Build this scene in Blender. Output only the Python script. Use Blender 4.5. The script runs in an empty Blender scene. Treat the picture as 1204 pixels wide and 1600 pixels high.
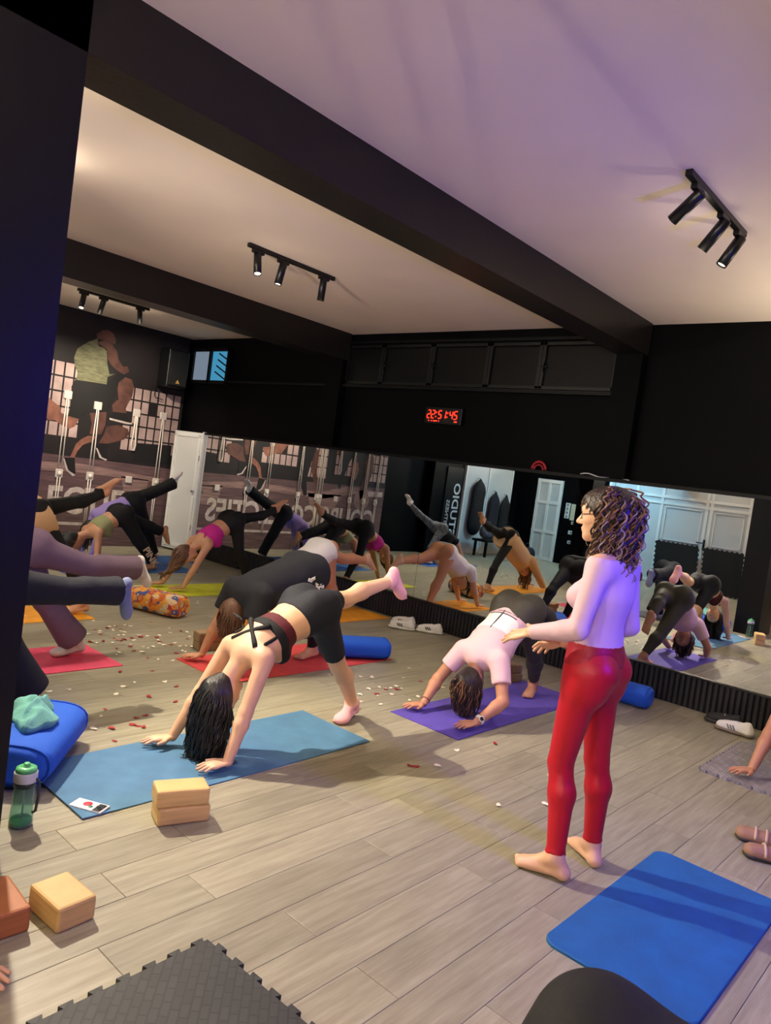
import bpy, math, random
import numpy as np
from mathutils import Vector, Matrix

# ------------------------------------------------------------------ camera, world, lights, exposure
SC = bpy.context.scene
COL = SC.collection
cam_data = bpy.data.cameras.new('camera')
cam = bpy.data.objects.new('camera', cam_data)
COL.objects.link(cam)
RC = [[0.73950937, 0.13618005, -0.6592275], [0.65913051, 0.05231195, 0.75020692], [0.13664869, -0.989302, -0.05107525]]
cam.matrix_world = Matrix(((RC[0][0], -RC[0][1], -RC[0][2], 0.0),
                           (RC[1][0], -RC[1][1], -RC[1][2], 0.0),
                           (RC[2][0], -RC[2][1], -RC[2][2], 1.6),
                           (0, 0, 0, 1)))
cam_data.sensor_fit = 'HORIZONTAL'
cam_data.sensor_width = 36.0
cam_data.lens = 1147.28 / 1204 * 36.0
cam_data.clip_start = 0.05
SC.camera = cam
SC.view_settings.view_transform = 'Standard'
SC.view_settings.look = 'None'
SC.view_settings.gamma = 1.0
SC.view_settings.use_curve_mapping = False
SC.view_settings.exposure = -0.2

world = bpy.data.worlds.new('world')
SC.world = world
world.use_nodes = True
world.node_tree.nodes['Background'].inputs[0].default_value = (0.02, 0.022, 0.03, 1)
world.node_tree.nodes['Background'].inputs[1].default_value = 1.0

WARM = (1.0, 0.87, 0.68)
COOL = (0.24, 0.70, 1.0)
BLUE = (0.035, 0.012, 1.0)

def lamp(kind, name, loc, color, power, direction=None, size=0.05, angle=90, blend=0.6, parent=None):
    d = bpy.data.lights.new(name, kind)
    d.color = color
    d.energy = power
    if kind == 'SPOT':
        d.spot_size = math.radians(angle); d.spot_blend = blend; d.shadow_soft_size = size
    elif kind == 'POINT':
        d.shadow_soft_size = size
    elif kind == 'AREA':
        d.shape = 'RECTANGLE'; d.size = size[0]; d.size_y = size[1]
    o = bpy.data.objects.new(name, d)
    COL.objects.link(o)
    o.location = loc
    if direction is not None:
        o.rotation_euler = Vector(direction).to_track_quat('-Z', 'Y').to_euler()
    if parent is not None:
        o.parent = parent
        o.matrix_parent_inverse = parent.matrix_basis.inverted()
    return o

# powers of the lamps that the fixtures further down carry
P_SPOT_MID = 230.0
P_SPOT_NEAR = 100.0
P_SPOT_FAR = 205.0
P_SPILL = 1.2
P_WALL_FILL = 430.0
P_STAND_FILL = 245.0
P_COOL = 150.0
P_BLUE = 185.0

# room measures (metres)
XW, XE = -10.05, 2.6          # mural wall, wall on the camera's right
YM, YB = 6.40, -3.70          # mirror plane, wall opposite the mirror
ZC = 3.25
# ------------------------------------------------------------------ materials
MATS = {}
def nt(m): return m.node_tree.nodes, m.node_tree.links
def lin(c):
    def f(v):
        v /= 255.0
        return v / 12.92 if v <= 0.04045 else ((v + 0.055) / 1.055) ** 2.4
    return (f(c[0]), f(c[1]), f(c[2]), 1.0)

def mat(name, rgb, rough=0.6, metal=0.0, spec=0.5, bump=0.0, bscale=40.0, var=0.0, vscale=8.0, sheen=0.0, stretch=None, randobj=0.0):
    """rgb is an sRGB 0-255 triple; noise variation and noise bump on object coordinates"""
    if name in MATS: return MATS[name]
    m = bpy.data.materials.new(name); m.use_nodes = True
    N, L = nt(m)
    b = N['Principled BSDF']
    c = lin(rgb)
    b.inputs['Base Color'].default_value = c
    b.inputs['Roughness'].default_value = rough
    b.inputs['Metallic'].default_value = metal
    b.inputs['Specular IOR Level'].default_value = spec
    if sheen: b.inputs['Sheen Weight'].default_value = sheen
    tc = N.new('ShaderNodeTexCoord'); src = tc.outputs['Object']
    if stretch:
        mp = N.new('ShaderNodeMapping'); mp.inputs['Scale'].default_value = stretch
        L.new(src, mp.inputs['Vector']); src = mp.outputs['Vector']
    if var:
        n = N.new('ShaderNodeTexNoise'); n.inputs['Scale'].default_value = vscale; n.inputs['Detail'].default_value = 5
        L.new(src, n.inputs['Vector'])
        r = N.new('ShaderNodeValToRGB')
        r.color_ramp.elements[0].position = 0.3; r.color_ramp.elements[1].position = 0.7
        r.color_ramp.elements[0].color = (c[0]*(1-var), c[1]*(1-var), c[2]*(1-var), 1)
        r.color_ramp.elements[1].color = (min(1, c[0]*(1+var)), min(1, c[1]*(1+var)), min(1, c[2]*(1+var)), 1)
        L.new(n.outputs['Fac'], r.inputs['Fac']); L.new(r.outputs['Color'], b.inputs['Base Color'])
    if bump:
        n2 = N.new('ShaderNodeTexNoise'); n2.inputs['Scale'].default_value = bscale; n2.inputs['Detail'].default_value = 4
        L.new(src, n2.inputs['Vector'])
        bp = N.new('ShaderNodeBump'); bp.inputs['Strength'].default_value = bump; bp.inputs['Distance'].default_value = 0.01
        L.new(n2.outputs['Fac'], bp.inputs['Height']); L.new(bp.outputs['Normal'], b.inputs['Normal'])
    MATS[name] = m
    return m

def emit(name, rgb, strength):
    if name in MATS: return MATS[name]
    m = bpy.data.materials.new(name); m.use_nodes = True
    b = m.node_tree.nodes['Principled BSDF']
    b.inputs['Base Color'].default_value = (0, 0, 0, 1)
    b.inputs['Emission Color'].default_value = lin(rgb)
    b.inputs['Emission Strength'].default_value = strength
    MATS[name] = m
    return m

def plank_mat():
    m = bpy.data.materials.new('plank wood'); m.use_nodes = True
    N, L = nt(m); b = N['Principled BSDF']
    oi = N.new('ShaderNodeObjectInfo'); tc = N.new('ShaderNodeTexCoord')
    off = N.new('ShaderNodeVectorMath'); off.operation = 'ADD'
    mul = N.new('ShaderNodeVectorMath'); mul.operation = 'SCALE'; mul.inputs['Scale'].default_value = 37.0
    comb = N.new('ShaderNodeCombineXYZ')
    L.new(oi.outputs['Random'], comb.inputs[0]); L.new(oi.outputs['Random'], comb.inputs[1])
    L.new(comb.outputs[0], mul.inputs[0]); L.new(tc.outputs['Object'], off.inputs[0]); L.new(mul.outputs[0], off.inputs[1])
    mp = N.new('ShaderNodeMapping'); mp.inputs['Scale'].default_value = (22, 1.6, 1)
    L.new(off.outputs[0], mp.inputs['Vector'])
    n = N.new('ShaderNodeTexNoise'); n.inputs['Scale'].default_value = 1.6; n.inputs['Detail'].default_value = 8; n.inputs['Roughness'].default_value = 0.65
    L.new(mp.outputs[0], n.inputs['Vector'])
    r = N.new('ShaderNodeValToRGB'); e = r.color_ramp.elements
    e[0].position = 0.25; e[0].color = lin((124, 119, 102)); e[1].position = 0.75; e[1].color = lin((168, 163, 142))
    k = r.color_ramp.elements.new(0.5); k.color = lin((148, 142, 122))
    L.new(n.outputs['Fac'], r.inputs['Fac'])
    hs = N.new('ShaderNodeHueSaturation')
    mr = N.new('ShaderNodeMapRange'); mr.inputs['To Min'].default_value = 0.86; mr.inputs['To Max'].default_value = 1.10
    L.new(oi.outputs['Random'], mr.inputs['Value']); L.new(mr.outputs[0], hs.inputs['Value']); L.new(r.outputs['Color'], hs.inputs['Color'])
    L.new(hs.outputs[0], b.inputs['Base Color'])
    b.inputs['Roughness'].default_value = 0.42; b.inputs['Specular IOR Level'].default_value = 0.4
    bp = N.new('ShaderNodeBump'); bp.inputs['Strength'].default_value = 0.12; bp.inputs['Distance'].default_value = 0.004
    L.new(n.outputs['Fac'], bp.inputs['Height']); L.new(bp.outputs['Normal'], b.inputs['Normal'])
    return m

def voronoi_mat(name, cols, scale, rough=0.8):
    m = bpy.data.materials.new(name); m.use_nodes = True
    N, L = nt(m); b = N['Principled BSDF']
    tc = N.new('ShaderNodeTexCoord')
    v = N.new('ShaderNodeTexVoronoi'); v.inputs['Scale'].default_value = scale
    L.new(tc.outputs['Object'], v.inputs['Vector'])
    r = N.new('ShaderNodeValToRGB'); r.color_ramp.interpolation = 'CONSTANT'
    for i, c in enumerate(cols):
        p = i / len(cols)
        if i < 2: el = r.color_ramp.elements[i]; el.position = p
        else: el = r.color_ramp.elements.new(p)
        el.color = lin(c)
    s = N.new('ShaderNodeSeparateColor'); L.new(v.outputs['Color'], s.inputs[0]); L.new(s.outputs[0], r.inputs['Fac'])
    # ring inside every cell
    r2 = N.new('ShaderNodeValToRGB'); r2.color_ramp.interpolation = 'CONSTANT'
    r2.color_ramp.elements[0].color = (1, 1, 1, 1); r2.color_ramp.elements[1].position = 0.16; r2.color_ramp.elements[1].color = (0, 0, 0, 1)
    a = r2.color_ramp.elements.new(0.30); a.color = (1, 1, 1, 1)
    a2 = r2.color_ramp.elements.new(0.38); a2.color = (0, 0, 0, 1)
    L.new(v.outputs['Distance'], r2.inputs['Fac'])
    mx = N.new('ShaderNodeMix'); mx.data_type = 'RGBA'
    L.new(r2.outputs[0], mx.inputs['Factor']); L.new(r.outputs[0], mx.inputs[6]); mx.inputs[7].default_value = lin((225, 170, 90))
    L.new(mx.outputs[2], b.inputs['Base Color']); b.inputs['Roughness'].default_value = rough
    return m

def rubber_mat(name, rgb, kind='diamond', scale=60.0, strength=0.5, rough=0.65):
    m = bpy.data.materials.new(name); m.use_nodes = True
    N, L = nt(m); b = N['Principled BSDF']
    b.inputs['Base Color'].default_value = lin(rgb); b.inputs['Roughness'].default_value = rough
    tc = N.new('ShaderNodeTexCoord')
    mp = N.new('ShaderNodeMapping'); mp.inputs['Rotation'].default_value = (0, 0, math.radians(45) if kind == 'diamond' else 0)
    L.new(tc.outputs['Object'], mp.inputs['Vector'])
    if kind == 'diamond':
        t = N.new('ShaderNodeTexBrick'); t.inputs['Scale'].default_value = scale
        t.inputs['Color1'].default_value = (1, 1, 1, 1); t.inputs['Color2'].default_value = (0.35, 0.35, 0.35, 1); t.inputs['Mortar'].default_value = (0, 0, 0, 1)
        t.inputs['Mortar Size'].default_value = 0.03; t.inputs['Brick Width'].default_value = 0.5; t.inputs['Row Height'].default_value = 0.25
        out = t.outputs['Color']
    else:
        t = N.new('ShaderNodeTexVoronoi'); t.inputs['Scale'].default_value = scale; out = t.outputs['Distance']
    L.new(mp.outputs[0], t.inputs['Vector'])
    bp = N.new('ShaderNodeBump'); bp.inputs['Strength'].default_value = strength; bp.inputs['Distance'].default_value = 0.004 if kind != 'diamond' else 0.012
    L.new(out, bp.inputs['Height']); L.new(bp.outputs['Normal'], b.inputs['Normal'])
    n = N.new('ShaderNodeTexNoise'); n.inputs['Scale'].default_value = 7.0; n.inputs['Detail'].default_value = 6
    L.new(tc.outputs['Object'], n.inputs['Vector'])
    r = N.new('ShaderNodeValToRGB'); c = lin(rgb)
    r.color_ramp.elements[0].position = 0.35; r.color_ramp.elements[0].color = (c[0]*.85, c[1]*.85, c[2]*.85, 1)
    r.color_ramp.elements[1].position = 0.75; r.color_ramp.elements[1].color = (min(1, c[0]*1.12), min(1, c[1]*1.12), min(1, c[2]*1.12), 1)
    L.new(n.outputs['Fac'], r.inputs['Fac']); L.new(r.outputs[0], b.inputs['Base Color'])
    if kind == 'diamond':
        mm = N.new('ShaderNodeMix'); mm.data_type = 'RGBA'; mm.blend_type = 'MULTIPLY'; mm.inputs['Factor'].default_value = .45
        L.new(r.outputs[0], mm.inputs[6]); L.new(out, mm.inputs[7]); L.new(mm.outputs[2], b.inputs['Base Color'])
    MATS[name] = m
    return m

M_BLACKWALL = mat('black wall paint', (6, 6, 8), 0.5, spec=0.07, bump=0.12, bscale=30)
M_BLACKWOOD = mat('black painted wood', (9, 9, 12), 0.4, spec=0.22)
M_CEIL = mat('ceiling paint', (242, 226, 211), 0.9, var=0.03, vscale=1.5)
M_PILLAR = mat('satin black pillar paint', (12, 12, 16), 0.45, spec=0.3, bump=0.12, bscale=30)
M_BEAM = mat('beam paint', (30, 27, 24), 0.36, spec=0.35, bump=0.12, bscale=30)
M_RIB = mat('black ribbed panel', (26, 26, 29), 0.5)
M_PLANK = plank_mat()
M_GROUT = mat('floor joint', (92, 84, 76), 0.8)
M_WHITE = mat('white paint', (222, 222, 218), 0.45)
M_BLACKMETAL = mat('black metal', (14, 14, 16), 0.35, spec=0.4)
M_MIRROR = bpy.data.materials.new('mirror glass'); M_MIRROR.use_nodes = True
_b = M_MIRROR.node_tree.nodes['Principled BSDF']
_b.inputs['Base Color'].default_value = (0.80, 0.83, 0.83, 1); _b.inputs['Metallic'].default_value = 1.0; _b.inputs['Roughness'].default_value = 0.005
M_LENS = emit('lamp lens', (255, 236, 205), 14.0)
M_LENSDIM = emit('lamp lens dim', (255, 236, 205), 4.0)

# ------------------------------------------------------------------ mesh helpers
def link(name, me, parent=None):
    o = bpy.data.objects.new(name, me); COL.objects.link(o)
    if parent is not None:
        o.parent = parent
        o.matrix_parent_inverse = parent.matrix_basis.inverted()
    return o

def tag(o, label=None, cat=None, group=None, kind=None):
    if label: o['label'] = label
    if cat: o['category'] = cat
    if group: o['group'] = group
    if kind: o['kind'] = kind
    return o

def empty(name, loc=(0, 0, 0), label=None, cat=None, group=None):
    o = bpy.data.objects.new(name, None); COL.objects.link(o)
    o.location = loc; o.empty_display_size = 0.1
    o.matrix_basis = Matrix.Translation(Vector(loc))
    return tag(o, label, cat, group)

def np_mesh(name, V, Q, smooth=True):
    me = bpy.data.meshes.new(name)
    V = np.ascontiguousarray(V, dtype=np.float32); Q = np.ascontiguousarray(Q, dtype=np.int32)
    me.vertices.add(len(V)); me.vertices.foreach_set('co', V.ravel())
    n = Q.shape[1]
    me.loops.add(Q.size); me.loops.foreach_set('vertex_index', Q.ravel())
    me.polygons.add(len(Q))
    me.polygons.foreach_set('loop_start', np.arange(0, Q.size, n, dtype=np.int32))
    if smooth: me.polygons.foreach_set('use_smooth', np.ones(len(Q), dtype=bool))
    me.update(calc_edges=True)
    return me

class MB:
    """collects simple shapes, build() links them as one mesh object"""
    def __init__(s): s.v = []; s.f = []; s.sm = []
    def add(s, v, f, smooth=False):
        n = len(s.v); s.v += [tuple(p) for p in v]; s.f += [tuple(i + n for i in q) for q in f]; s.sm += [smooth] * len(f)
        return s
    def box(s, c, d, rot=None, bev=0.0):
        hx, hy, hz = d[0]/2, d[1]/2, d[2]/2
        if bev <= 0:
            P = [(x, y, z) for x in (-hx, hx) for y in (-hy, hy) for z in (-hz, hz)]
            F = [(0,1,3,2), (4,6,7,5), (0,4,5,1), (2,3,7,6), (0,2,6,4), (1,5,7,3)]
        else:
            b = min(bev, hx*.98, hy*.98, hz*.98)
            P = []; F = []
            # rounded plan outline, bevelled top and bottom
            seg = 3; ring = []
            for cx, cy, a0 in ((hx-b, hy-b, 0), (-hx+b, hy-b, 90), (-hx+b, -hy+b, 180), (hx-b, -hy+b, 270)):
                for i in range(seg+1):
                    a = math.radians(a0 + 90*i/seg); ring.append((cx, cy, math.cos(a), math.sin(a)))
            m = len(ring)
            lv = [(-hz, 0.0), (-hz + b*.3, .7), (-hz + b, 1.0), (hz - b, 1.0), (hz - b*.3, .7), (hz, 0.0)]
            for z, k in lv:
                for cx, cy, ca, sa in ring: P.append((cx + ca*b*k, cy + sa*b*k, z))
            for l in range(len(lv)-1):
                for i in range(m):
                    j = (i+1) % m; F.append((l*m+i, l*m+j, (l+1)*m+j, (l+1)*m+i))
            F.append(tuple(range(m))[::-1]); F.append(tuple((len(lv)-1)*m+i for i in range(m)))
        M = Matrix.Identity(3) if rot is None else rot
        c = Vector(c)
        return s.add([tuple(M @ Vector(p) + c) for p in P], F)
    def tube(s, pts, r, n=8, caps=True, smooth=True, closed=False):
        pts = [Vector(p) for p in pts]
        rs = r if isinstance(r, (list, tuple)) else [r]*len(pts)
        V = []; F = []; up = None
        for i, p in enumerate(pts):
            if closed: t = (pts[(i+1) % len(pts)] - pts[i-1]).normalized()
            else: t = (pts[min(i+1, len(pts)-1)] - pts[max(i-1, 0)]).normalized()
            if up is None:
                up = Vector((0, 0, 1)) if abs(t.z) < .9 else Vector((1, 0, 0))
            a = t.cross(up)
            if a.length < 1e-5: a = t.cross(Vector((.3, .9, .2)))
            a.normalize(); b = a.cross(t); up = b
            for k in range(n):
                th = 2*math.pi*k/n; V.append(tuple(p + a*math.cos(th)*rs[i] + b*math.sin(th)*rs[i]))
        L = len(pts)
        for i in range(L if closed else L-1):
            i2 = (i+1) % L
            for k in range(n):
                k2 = (k+1) % n; F.append((i*n+k, i*n+k2, i2*n+k2, i2*n+k))
        if caps and not closed:
            F.append(tuple(range(n))[::-1]); F.append(tuple((L-1)*n+k for k in range(n)))
        return s.add(V, F, smooth)
    def lathe(s, prof, c=(0, 0, 0), n=24, rot=None, smooth=True):
        """prof: (radius, height) pairs; radius 0 closes"""
        V = []; F = []; M = Matrix.Identity(3) if rot is None else rot; c = Vector(c)
        for r, z in prof:
            for k in range(n):
                a = 2*math.pi*k/n; V.append(tuple(M @ Vector((r*math.cos(a), r*math.sin(a), z)) + c))
        for i in range(len(prof)-1):
            for k in range(n):
                k2 = (k+1) % n; F.append((i*n+k, i*n+k2, (i+1)*n+k2, (i+1)*n+k))
        F.append(tuple(range(n))[::-1]); F.append(tuple((len(prof)-1)*n+k for k in range(n)))
        return s.add(V, F, smooth)
    def prism(s, poly, z0, z1, fn=None):
        """extruded outline; fn maps (x, y, z) to world"""
        m = len(poly); fn = fn or (lambda x, y, z: (x, y, z))
        V = [fn(x, y, z0) for x, y in poly] + [fn(x, y, z1) for x, y in poly]
        F = [tuple(range(m))[::-1], tuple(range(m, 2*m))] + [(i, (i+1) % m, m+(i+1) % m, m+i) for i in range(m)]
        return s.add(V, F)
    def build(s, name, material, parent=None, smooth=None):
        me = bpy.data.meshes.new(name); me.from_pydata(s.v, [], s.f)
        me.polygons.foreach_set('use_smooth', s.sm if smooth is None else [smooth]*len(s.f))
        me.materials.append(material); me.update()
        return link(name, me, parent)

def struct(name, mb, m, parent=None):
    o = mb.build(name, m, parent)
    if parent is None: o['kind'] = 'structure'
    return o

def text_mesh(name, body, size, M, material, parent=None, extrude=0.002, bold=0.0, align='LEFT', xscale=1.0):
    cu = bpy.data.curves.new(name, 'FONT'); cu.body = body; cu.size = size; cu.extrude = extrude; cu.offset = bold; cu.align_x = align
    cu.resolution_u = 3
    t = bpy.data.objects.new(name, cu); COL.objects.link(t)
    dg = bpy.context.evaluated_depsgraph_get(); dg.update()
    me = bpy.data.meshes.new_from_object(t.evaluated_get(dg))
    bpy.data.objects.remove(t); bpy.data.curves.remove(cu)
    me.transform(M @ Matrix.Diagonal((xscale, 1, 1, 1)))
    me.materials.clear(); me.materials.append(material)
    return link(name, me, parent)

def frame_matrix(origin, xdir, ydir):
    x = Vector(xdir).normalized(); y = Vector(ydir).normalized(); z = x.cross(y)
    return Matrix(((x.x, y.x, z.x, origin[0]), (x.y, y.y, z.y, origin[1]), (x.z, y.z, z.z, origin[2]), (0, 0, 0, 1)))
# ================================================================== THE ROOM
rnd = random.Random(5)
# ---- floor: bed plus single planks (they run towards the mirror)
floor = struct('floor', MB().box(((XW+XE)/2, (YM+YB)/2 + .05, -0.06), (XE-XW+.4, YM-YB+.5, 0.1)), M_GROUT)
PW, PL = 0.187, 1.22
plank_me = None
def plank_mesh():
    g = 0.0009; hx, hy = PW/2 - g, PL/2 - g; b = 0.0016; z0, z1 = -0.0105, 0.0
    V = [(-hx, -hy, z0), (hx, -hy, z0), (hx, hy, z0), (-hx, hy, z0), (-hx, -hy, z1-b*.6), (hx, -hy, z1-b*.6), (hx, hy, z1-b*.6), (-hx, hy, z1-b*.6),
         (-hx+b, -hy+b, z1), (hx-b, -hy+b, z1), (hx-b, hy-b, z1), (-hx+b, hy-b, z1)]
    F = [(3, 2, 1, 0), (8, 9, 10, 11)] + [(i, (i+1) % 4, 4+(i+1) % 4, 4+i) for i in range(4)] + [(4+i, 4+(i+1) % 4, 8+(i+1) % 4, 8+i) for i in range(4)]
    return V, F
PV, PF = plank_mesh()
me = bpy.data.meshes.new('plank'); me.from_pydata(PV, [], PF); me.materials.append(M_PLANK); me.update()
cand = []
ncol = int((XE-XW)/PW) + 1
R2 = np.array(RC)
for i in range(ncol):
    x = XW + PW*(i+.5)
    off = (0.62 if i % 2 else 0.0) + rnd.choice((0, .0, .2, -.15))
    y = YB - 1.2 + off
    while y < YM + .3:
        y += PL
        yc = y
        if yc - PL/2 > YM or yc + PL/2 < YB or x > XE: continue
        v = R2.T @ np.array([x, yc, -1.6])
        seen = v[2] > .8 and abs(v[0]/v[2]) < .70 and v[1]/v[2] < .85
        cand.append((0 if seen else 1, math.hypot(x, yc), x, yc))
cand.sort()
rest = MB()
for k, (a, b, x, yc) in enumerate(cand):
    if k < 300:
        o = link('plank', me, floor); o.location = (x, yc, 0)
    else:
        rest.add([(vx+x, vy+yc, vz) for vx, vy, vz in PV], PF)
o = rest.build('planks_beyond', M_PLANK, floor); o['kind'] = 'stuff'

# ---- ceiling, beams, walls
struct('ceiling', MB().box(((XW+XE)/2, (YM+YB)/2+.1, ZC+.05), (XE-XW+.4, YM-YB+.7, 0.1)), M_CEIL)
struct('wall_mural_side', MB().box((XW-.06, (YM+YB)/2, ZC/2), (.12, YM-YB+.4, ZC)), M_BLACKWALL)
struct('wall_right', MB().box((XE+.06, (YM+YB)/2, ZC/2), (.12, YM-YB+.4, ZC)), M_BLACKWALL)
struct('wall_opposite', MB().box(((XW+XE)/2, YB-.06, ZC/2), (XE-XW, .12, ZC)), M_BLACKWALL)
wm = struct('wall_mirror_side', MB().box(((XW+XE)/2, YM+.09, ZC/2), (XE-XW, .12, ZC)), M_BLACKWALL)
BEAMS = ((-3.05, -2.78, 2.965), (-6.85, -6.56, 2.92))
for k, (x0, x1, z) in enumerate(BEAMS):
    struct('trim_%d' % (k+1), MB().box(((x0+x1)/2, (YM+YB)/2, (z+ZC)/2), (x1-x0, YM-YB, ZC-z)), M_BEAM)['label'] = 'black ceiling beam running to the mirror wall'
    struct('wall_pilaster_%d' % (k+1), MB().box(((x0+x1)/2, YM-.03, (1.85+z)/2), (x1-x0-.02, .12, z-1.85)), M_BLACKWALL)
struct('wall_pillar_near', MB().box((-2.95, .88, ZC/2), (.34, .64, ZC)), M_PILLAR)
struct('wall_pillar_far', MB().box((-6.70, -.9, ZC/2), (.30, .5, ZC)), M_BLACKWALL)
# upper wall: ledge, top rail and the painted-over transom windows, each panel its own piece
led = MB(); led.box(((-6.65-2.9)/2, YM-.0, 2.61), (3.72, .10, .035)); led.box(((-6.65-2.9)/2, YM+.01, 3.14), (3.72, .06, .03))
led.box(((-9.0-6.85)/2, YM+.0, 2.61), (2.15, .08, .03))
struct('trim_3', led, M_BLACKWOOD)
edges = [-6.58, -5.98, -5.24, -4.48, -3.85, -3.05]
for i in range(5):
    x0, x1 = edges[i], edges[i+1]
    w = struct('window_%d' % (i+2), MB().box(((x0+x1)/2, YM+.025, 2.865), (x1-x0-.06, .02, .40)), M_BLACKWOOD)
    fr = MB()
    for xx in (x0+.02, x1-.02): fr.box((xx, YM+.012, 2.875), (.035, .05, .46))
    fr.box(((x0+x1)/2, YM+.012, 2.655), (x1-x0, .05, .03)); fr.box(((x0+x1)/2, YM+.012, 3.09), (x1-x0, .05, .03))
    fr.build('window_frame', M_BLACKMETAL, w)
    if i in (1, 2, 4):
        MB().box((x0+.03, YM-.02, 2.86), (.018, .02, .09)).tube([(x0+.03, YM-.03, 2.86), (x0+.03, YM-.05, 2.86), (x0+.09, YM-.05, 2.85)], .006, 6).build('latch', M_BLACKMETAL, w)
# the small lit window high in the corner
w = struct('window_1', MB().box((-9.47, YM+.02, 2.84), (.92, .02, .50)), M_BLACKMETAL)
fr = MB()
for xx in (-9.92, -9.47, -9.02): fr.box((xx, YM+.0, 2.84), (.05, .06, .52))
for zz in (2.60, 3.08): fr.box((-9.47, YM+.0, zz), (.95, .06, .05))
fr.build('window_frame', M_BLACKMETAL, w)
MB().box((-9.70, YM+.005, 2.84), (.40, .006, .43)).build('pane', emit('pane grey light', (128, 142, 160), 0.9), w)
MB().box((-9.24, YM+.005, 2.84), (.40, .006, .43)).build('pane', emit('pane blue light', (70, 150, 190), 1.0), w)
sl = MB()
for k in range(4):
    sl.box((-9.20+.02*k, YM-.004, 2.70+.09*k), (.30, .006, .02), Matrix.Rotation(.4, 3, 'Y'))
sl.build('louvre', M_BLACKMETAL, w)

# ---- mirror: panels on a ribbed black base, black ledge on top
XM0 = -9.36
base = struct('baseboard_mirror', MB().box(((XM0+XE)/2, YM+.015, .135), (XE-XM0, .03, .27)), M_BLACKWOOD)
rib_me = None
rb = MB(); rb.prism([(-.019, 0), (-.012, -.012), (.012, -.012), (.019, 0)], 0.003, 0.262)
rib_me = bpy.data.meshes.new('rib'); rib_me.from_pydata(rb.v, [], rb.f); rib_me.materials.append(M_RIB); rib_me.update()
x = XM0 + .03; k = 0
rest = MB()
while x < XE:
    if -8.2 < x < -.7 and k < 300:
        o = link('rib', rib_me, base); o.location = (x, YM, 0); k += 1
    else:
        rest.add([(a+x, b+YM, c) for a, b, c in rb.v], rb.f)
    x += .045
o = rest.build('ribs_beyond', M_RIB, base); o['kind'] = 'stuff'
MB().box(((XM0+XE)/2, YM-.008, .272), (XE-XM0, .045, .012)).build('ledge', M_BLACKMETAL, base)
top = struct('trim_4', MB().box(((XM0+XE)/2, YM+.005, 1.828), (XE-XM0, .07, .03)), M_BLACKWOOD)
seams = [XM0, -7.20, -5.05, -2.90, -.75, 1.4, XE]
words = ['beside the white door at the far corner', 'next to the panel by the white door', 'under the red wall clock', 'behind the woman in red leggings', 'at the right edge of the room', 'last on the right']
for i in range(len(seams)-1):
    a, b = seams[i]+.002, seams[i+1]-.002
    o = MB().box(((a+b)/2, YM+.008, (.28+1.811)/2), (b-a, .012, 1.531)).build('wall_mirror_panel', M_MIRROR)
    tag(o, 'tall wall mirror panel ' + words[i], 'mirror', 'mirror panels along the wall')
# white cupboard door next to the mirror, slightly ajar
dr = empty('door_1', (-9.40, YM-.02, 0)); dr['kind'] = 'structure'; dr['label'] = 'white narrow panelled door slightly ajar beside the mirror'
Rz = Matrix.Rotation(math.radians(9), 3, 'Z')
def dpt(p): return Rz @ Vector(p) + Vector((-9.40, YM-.02, 0))
MB().box(dpt((-.30, 0, .93)), (.60, .035, 1.80), Rz).build('leaf', M_WHITE, dr)
fr = MB()
for xx in (-.56, -.04): fr.box(dpt((xx, -.024, .93)), (.05, .014, 1.74), Rz)
for zz in (.10, 1.78): fr.box(dpt((-.30, -.024, zz)), (.56, .014, .05), Rz)
fr.build('moulding', mat('white moulding', (236, 236, 232), .4), dr)
MB().lathe([(.0, 0), (.012, .0), (.010, .02), (.017, .03), (.012, .045), (0, .046)], dpt((-.035, -.03, .95)), 10, Matrix.Rotation(math.pi/2, 3, 'X')).build('knob', mat('steel', (150, 150, 150), .3, 1.0), dr)
jm = MB(); jm.box((-9.385, YM-.012, .92), (.028, .05, 1.86)); jm.build('jamb', M_WHITE, dr)
for zz in (.4, 1.45): MB().box((-9.41, YM-.045, zz), (.014, .012, .08)).build('hinge', mat('steel', (150, 150, 150), .3, 1.0), dr)

# ---- red clock
ck = empty('wall_clock', (-4.97, YM, 2.22), 'black digital wall clock with red figures above the mirror', 'clock')
MB().box((-4.97, YM+.005, 2.315), (.50, .05, .185), bev=.008).build('case', M_BLACKMETAL, ck)
M_RED = emit('red led', (255, 40, 22), 5.0)
SEG = {'0': 'abcdef', '1': 'bc', '2': 'abged', '4': 'fgbc', '5': 'afgcd'}
def digit(ch, x, z, w, h):
    mb = MB(); t = .010; y = YM-.022; sk = .12
    S = {'a': (0, h, 1), 'd': (0, 0, 1), 'g': (0, h/2, 1), 'b': (w/2, h*.75, 0), 'c': (w/2, h*.25, 0), 'f': (-w/2, h*.75, 0), 'e': (-w/2, h*.25, 0)}
    for q in SEG[ch]:
        dx, dz, hor = S[q]
        mb.box((x+dx+sk*dz, y, z+dz), (w*.8, .003, t) if hor else (t, .003, h*.40))
    return mb.build('digit', M_RED, ck)
xs = [-5.172, -5.112, -5.018, -4.958, -4.864, -4.804]
for ch, xx in zip('225145', xs): digit(ch, xx, 2.285, .040, .085)
MB().box((-5.068, YM-.022, 2.303), (.01, .003, .014)).box((-5.062, YM-.022, 2.350), (.01, .003, .014)).box((-4.914, YM-.022, 2.303), (.01, .003, .014)).box((-4.908, YM-.022, 2.350), (.01, .003, .014)).build('colon', M_RED, ck)['kind'] = 'stuff'
mb = MB()
for xx, ww in ((-5.16, .01), (-5.12, .01), (-5.07, .05), (-5.02, .01), (-4.79, .035)): mb.box((xx, YM-.022, 2.256), (ww, .003, .012))
mb.build('status_row', M_RED, ck)['kind'] = 'stuff'
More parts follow.
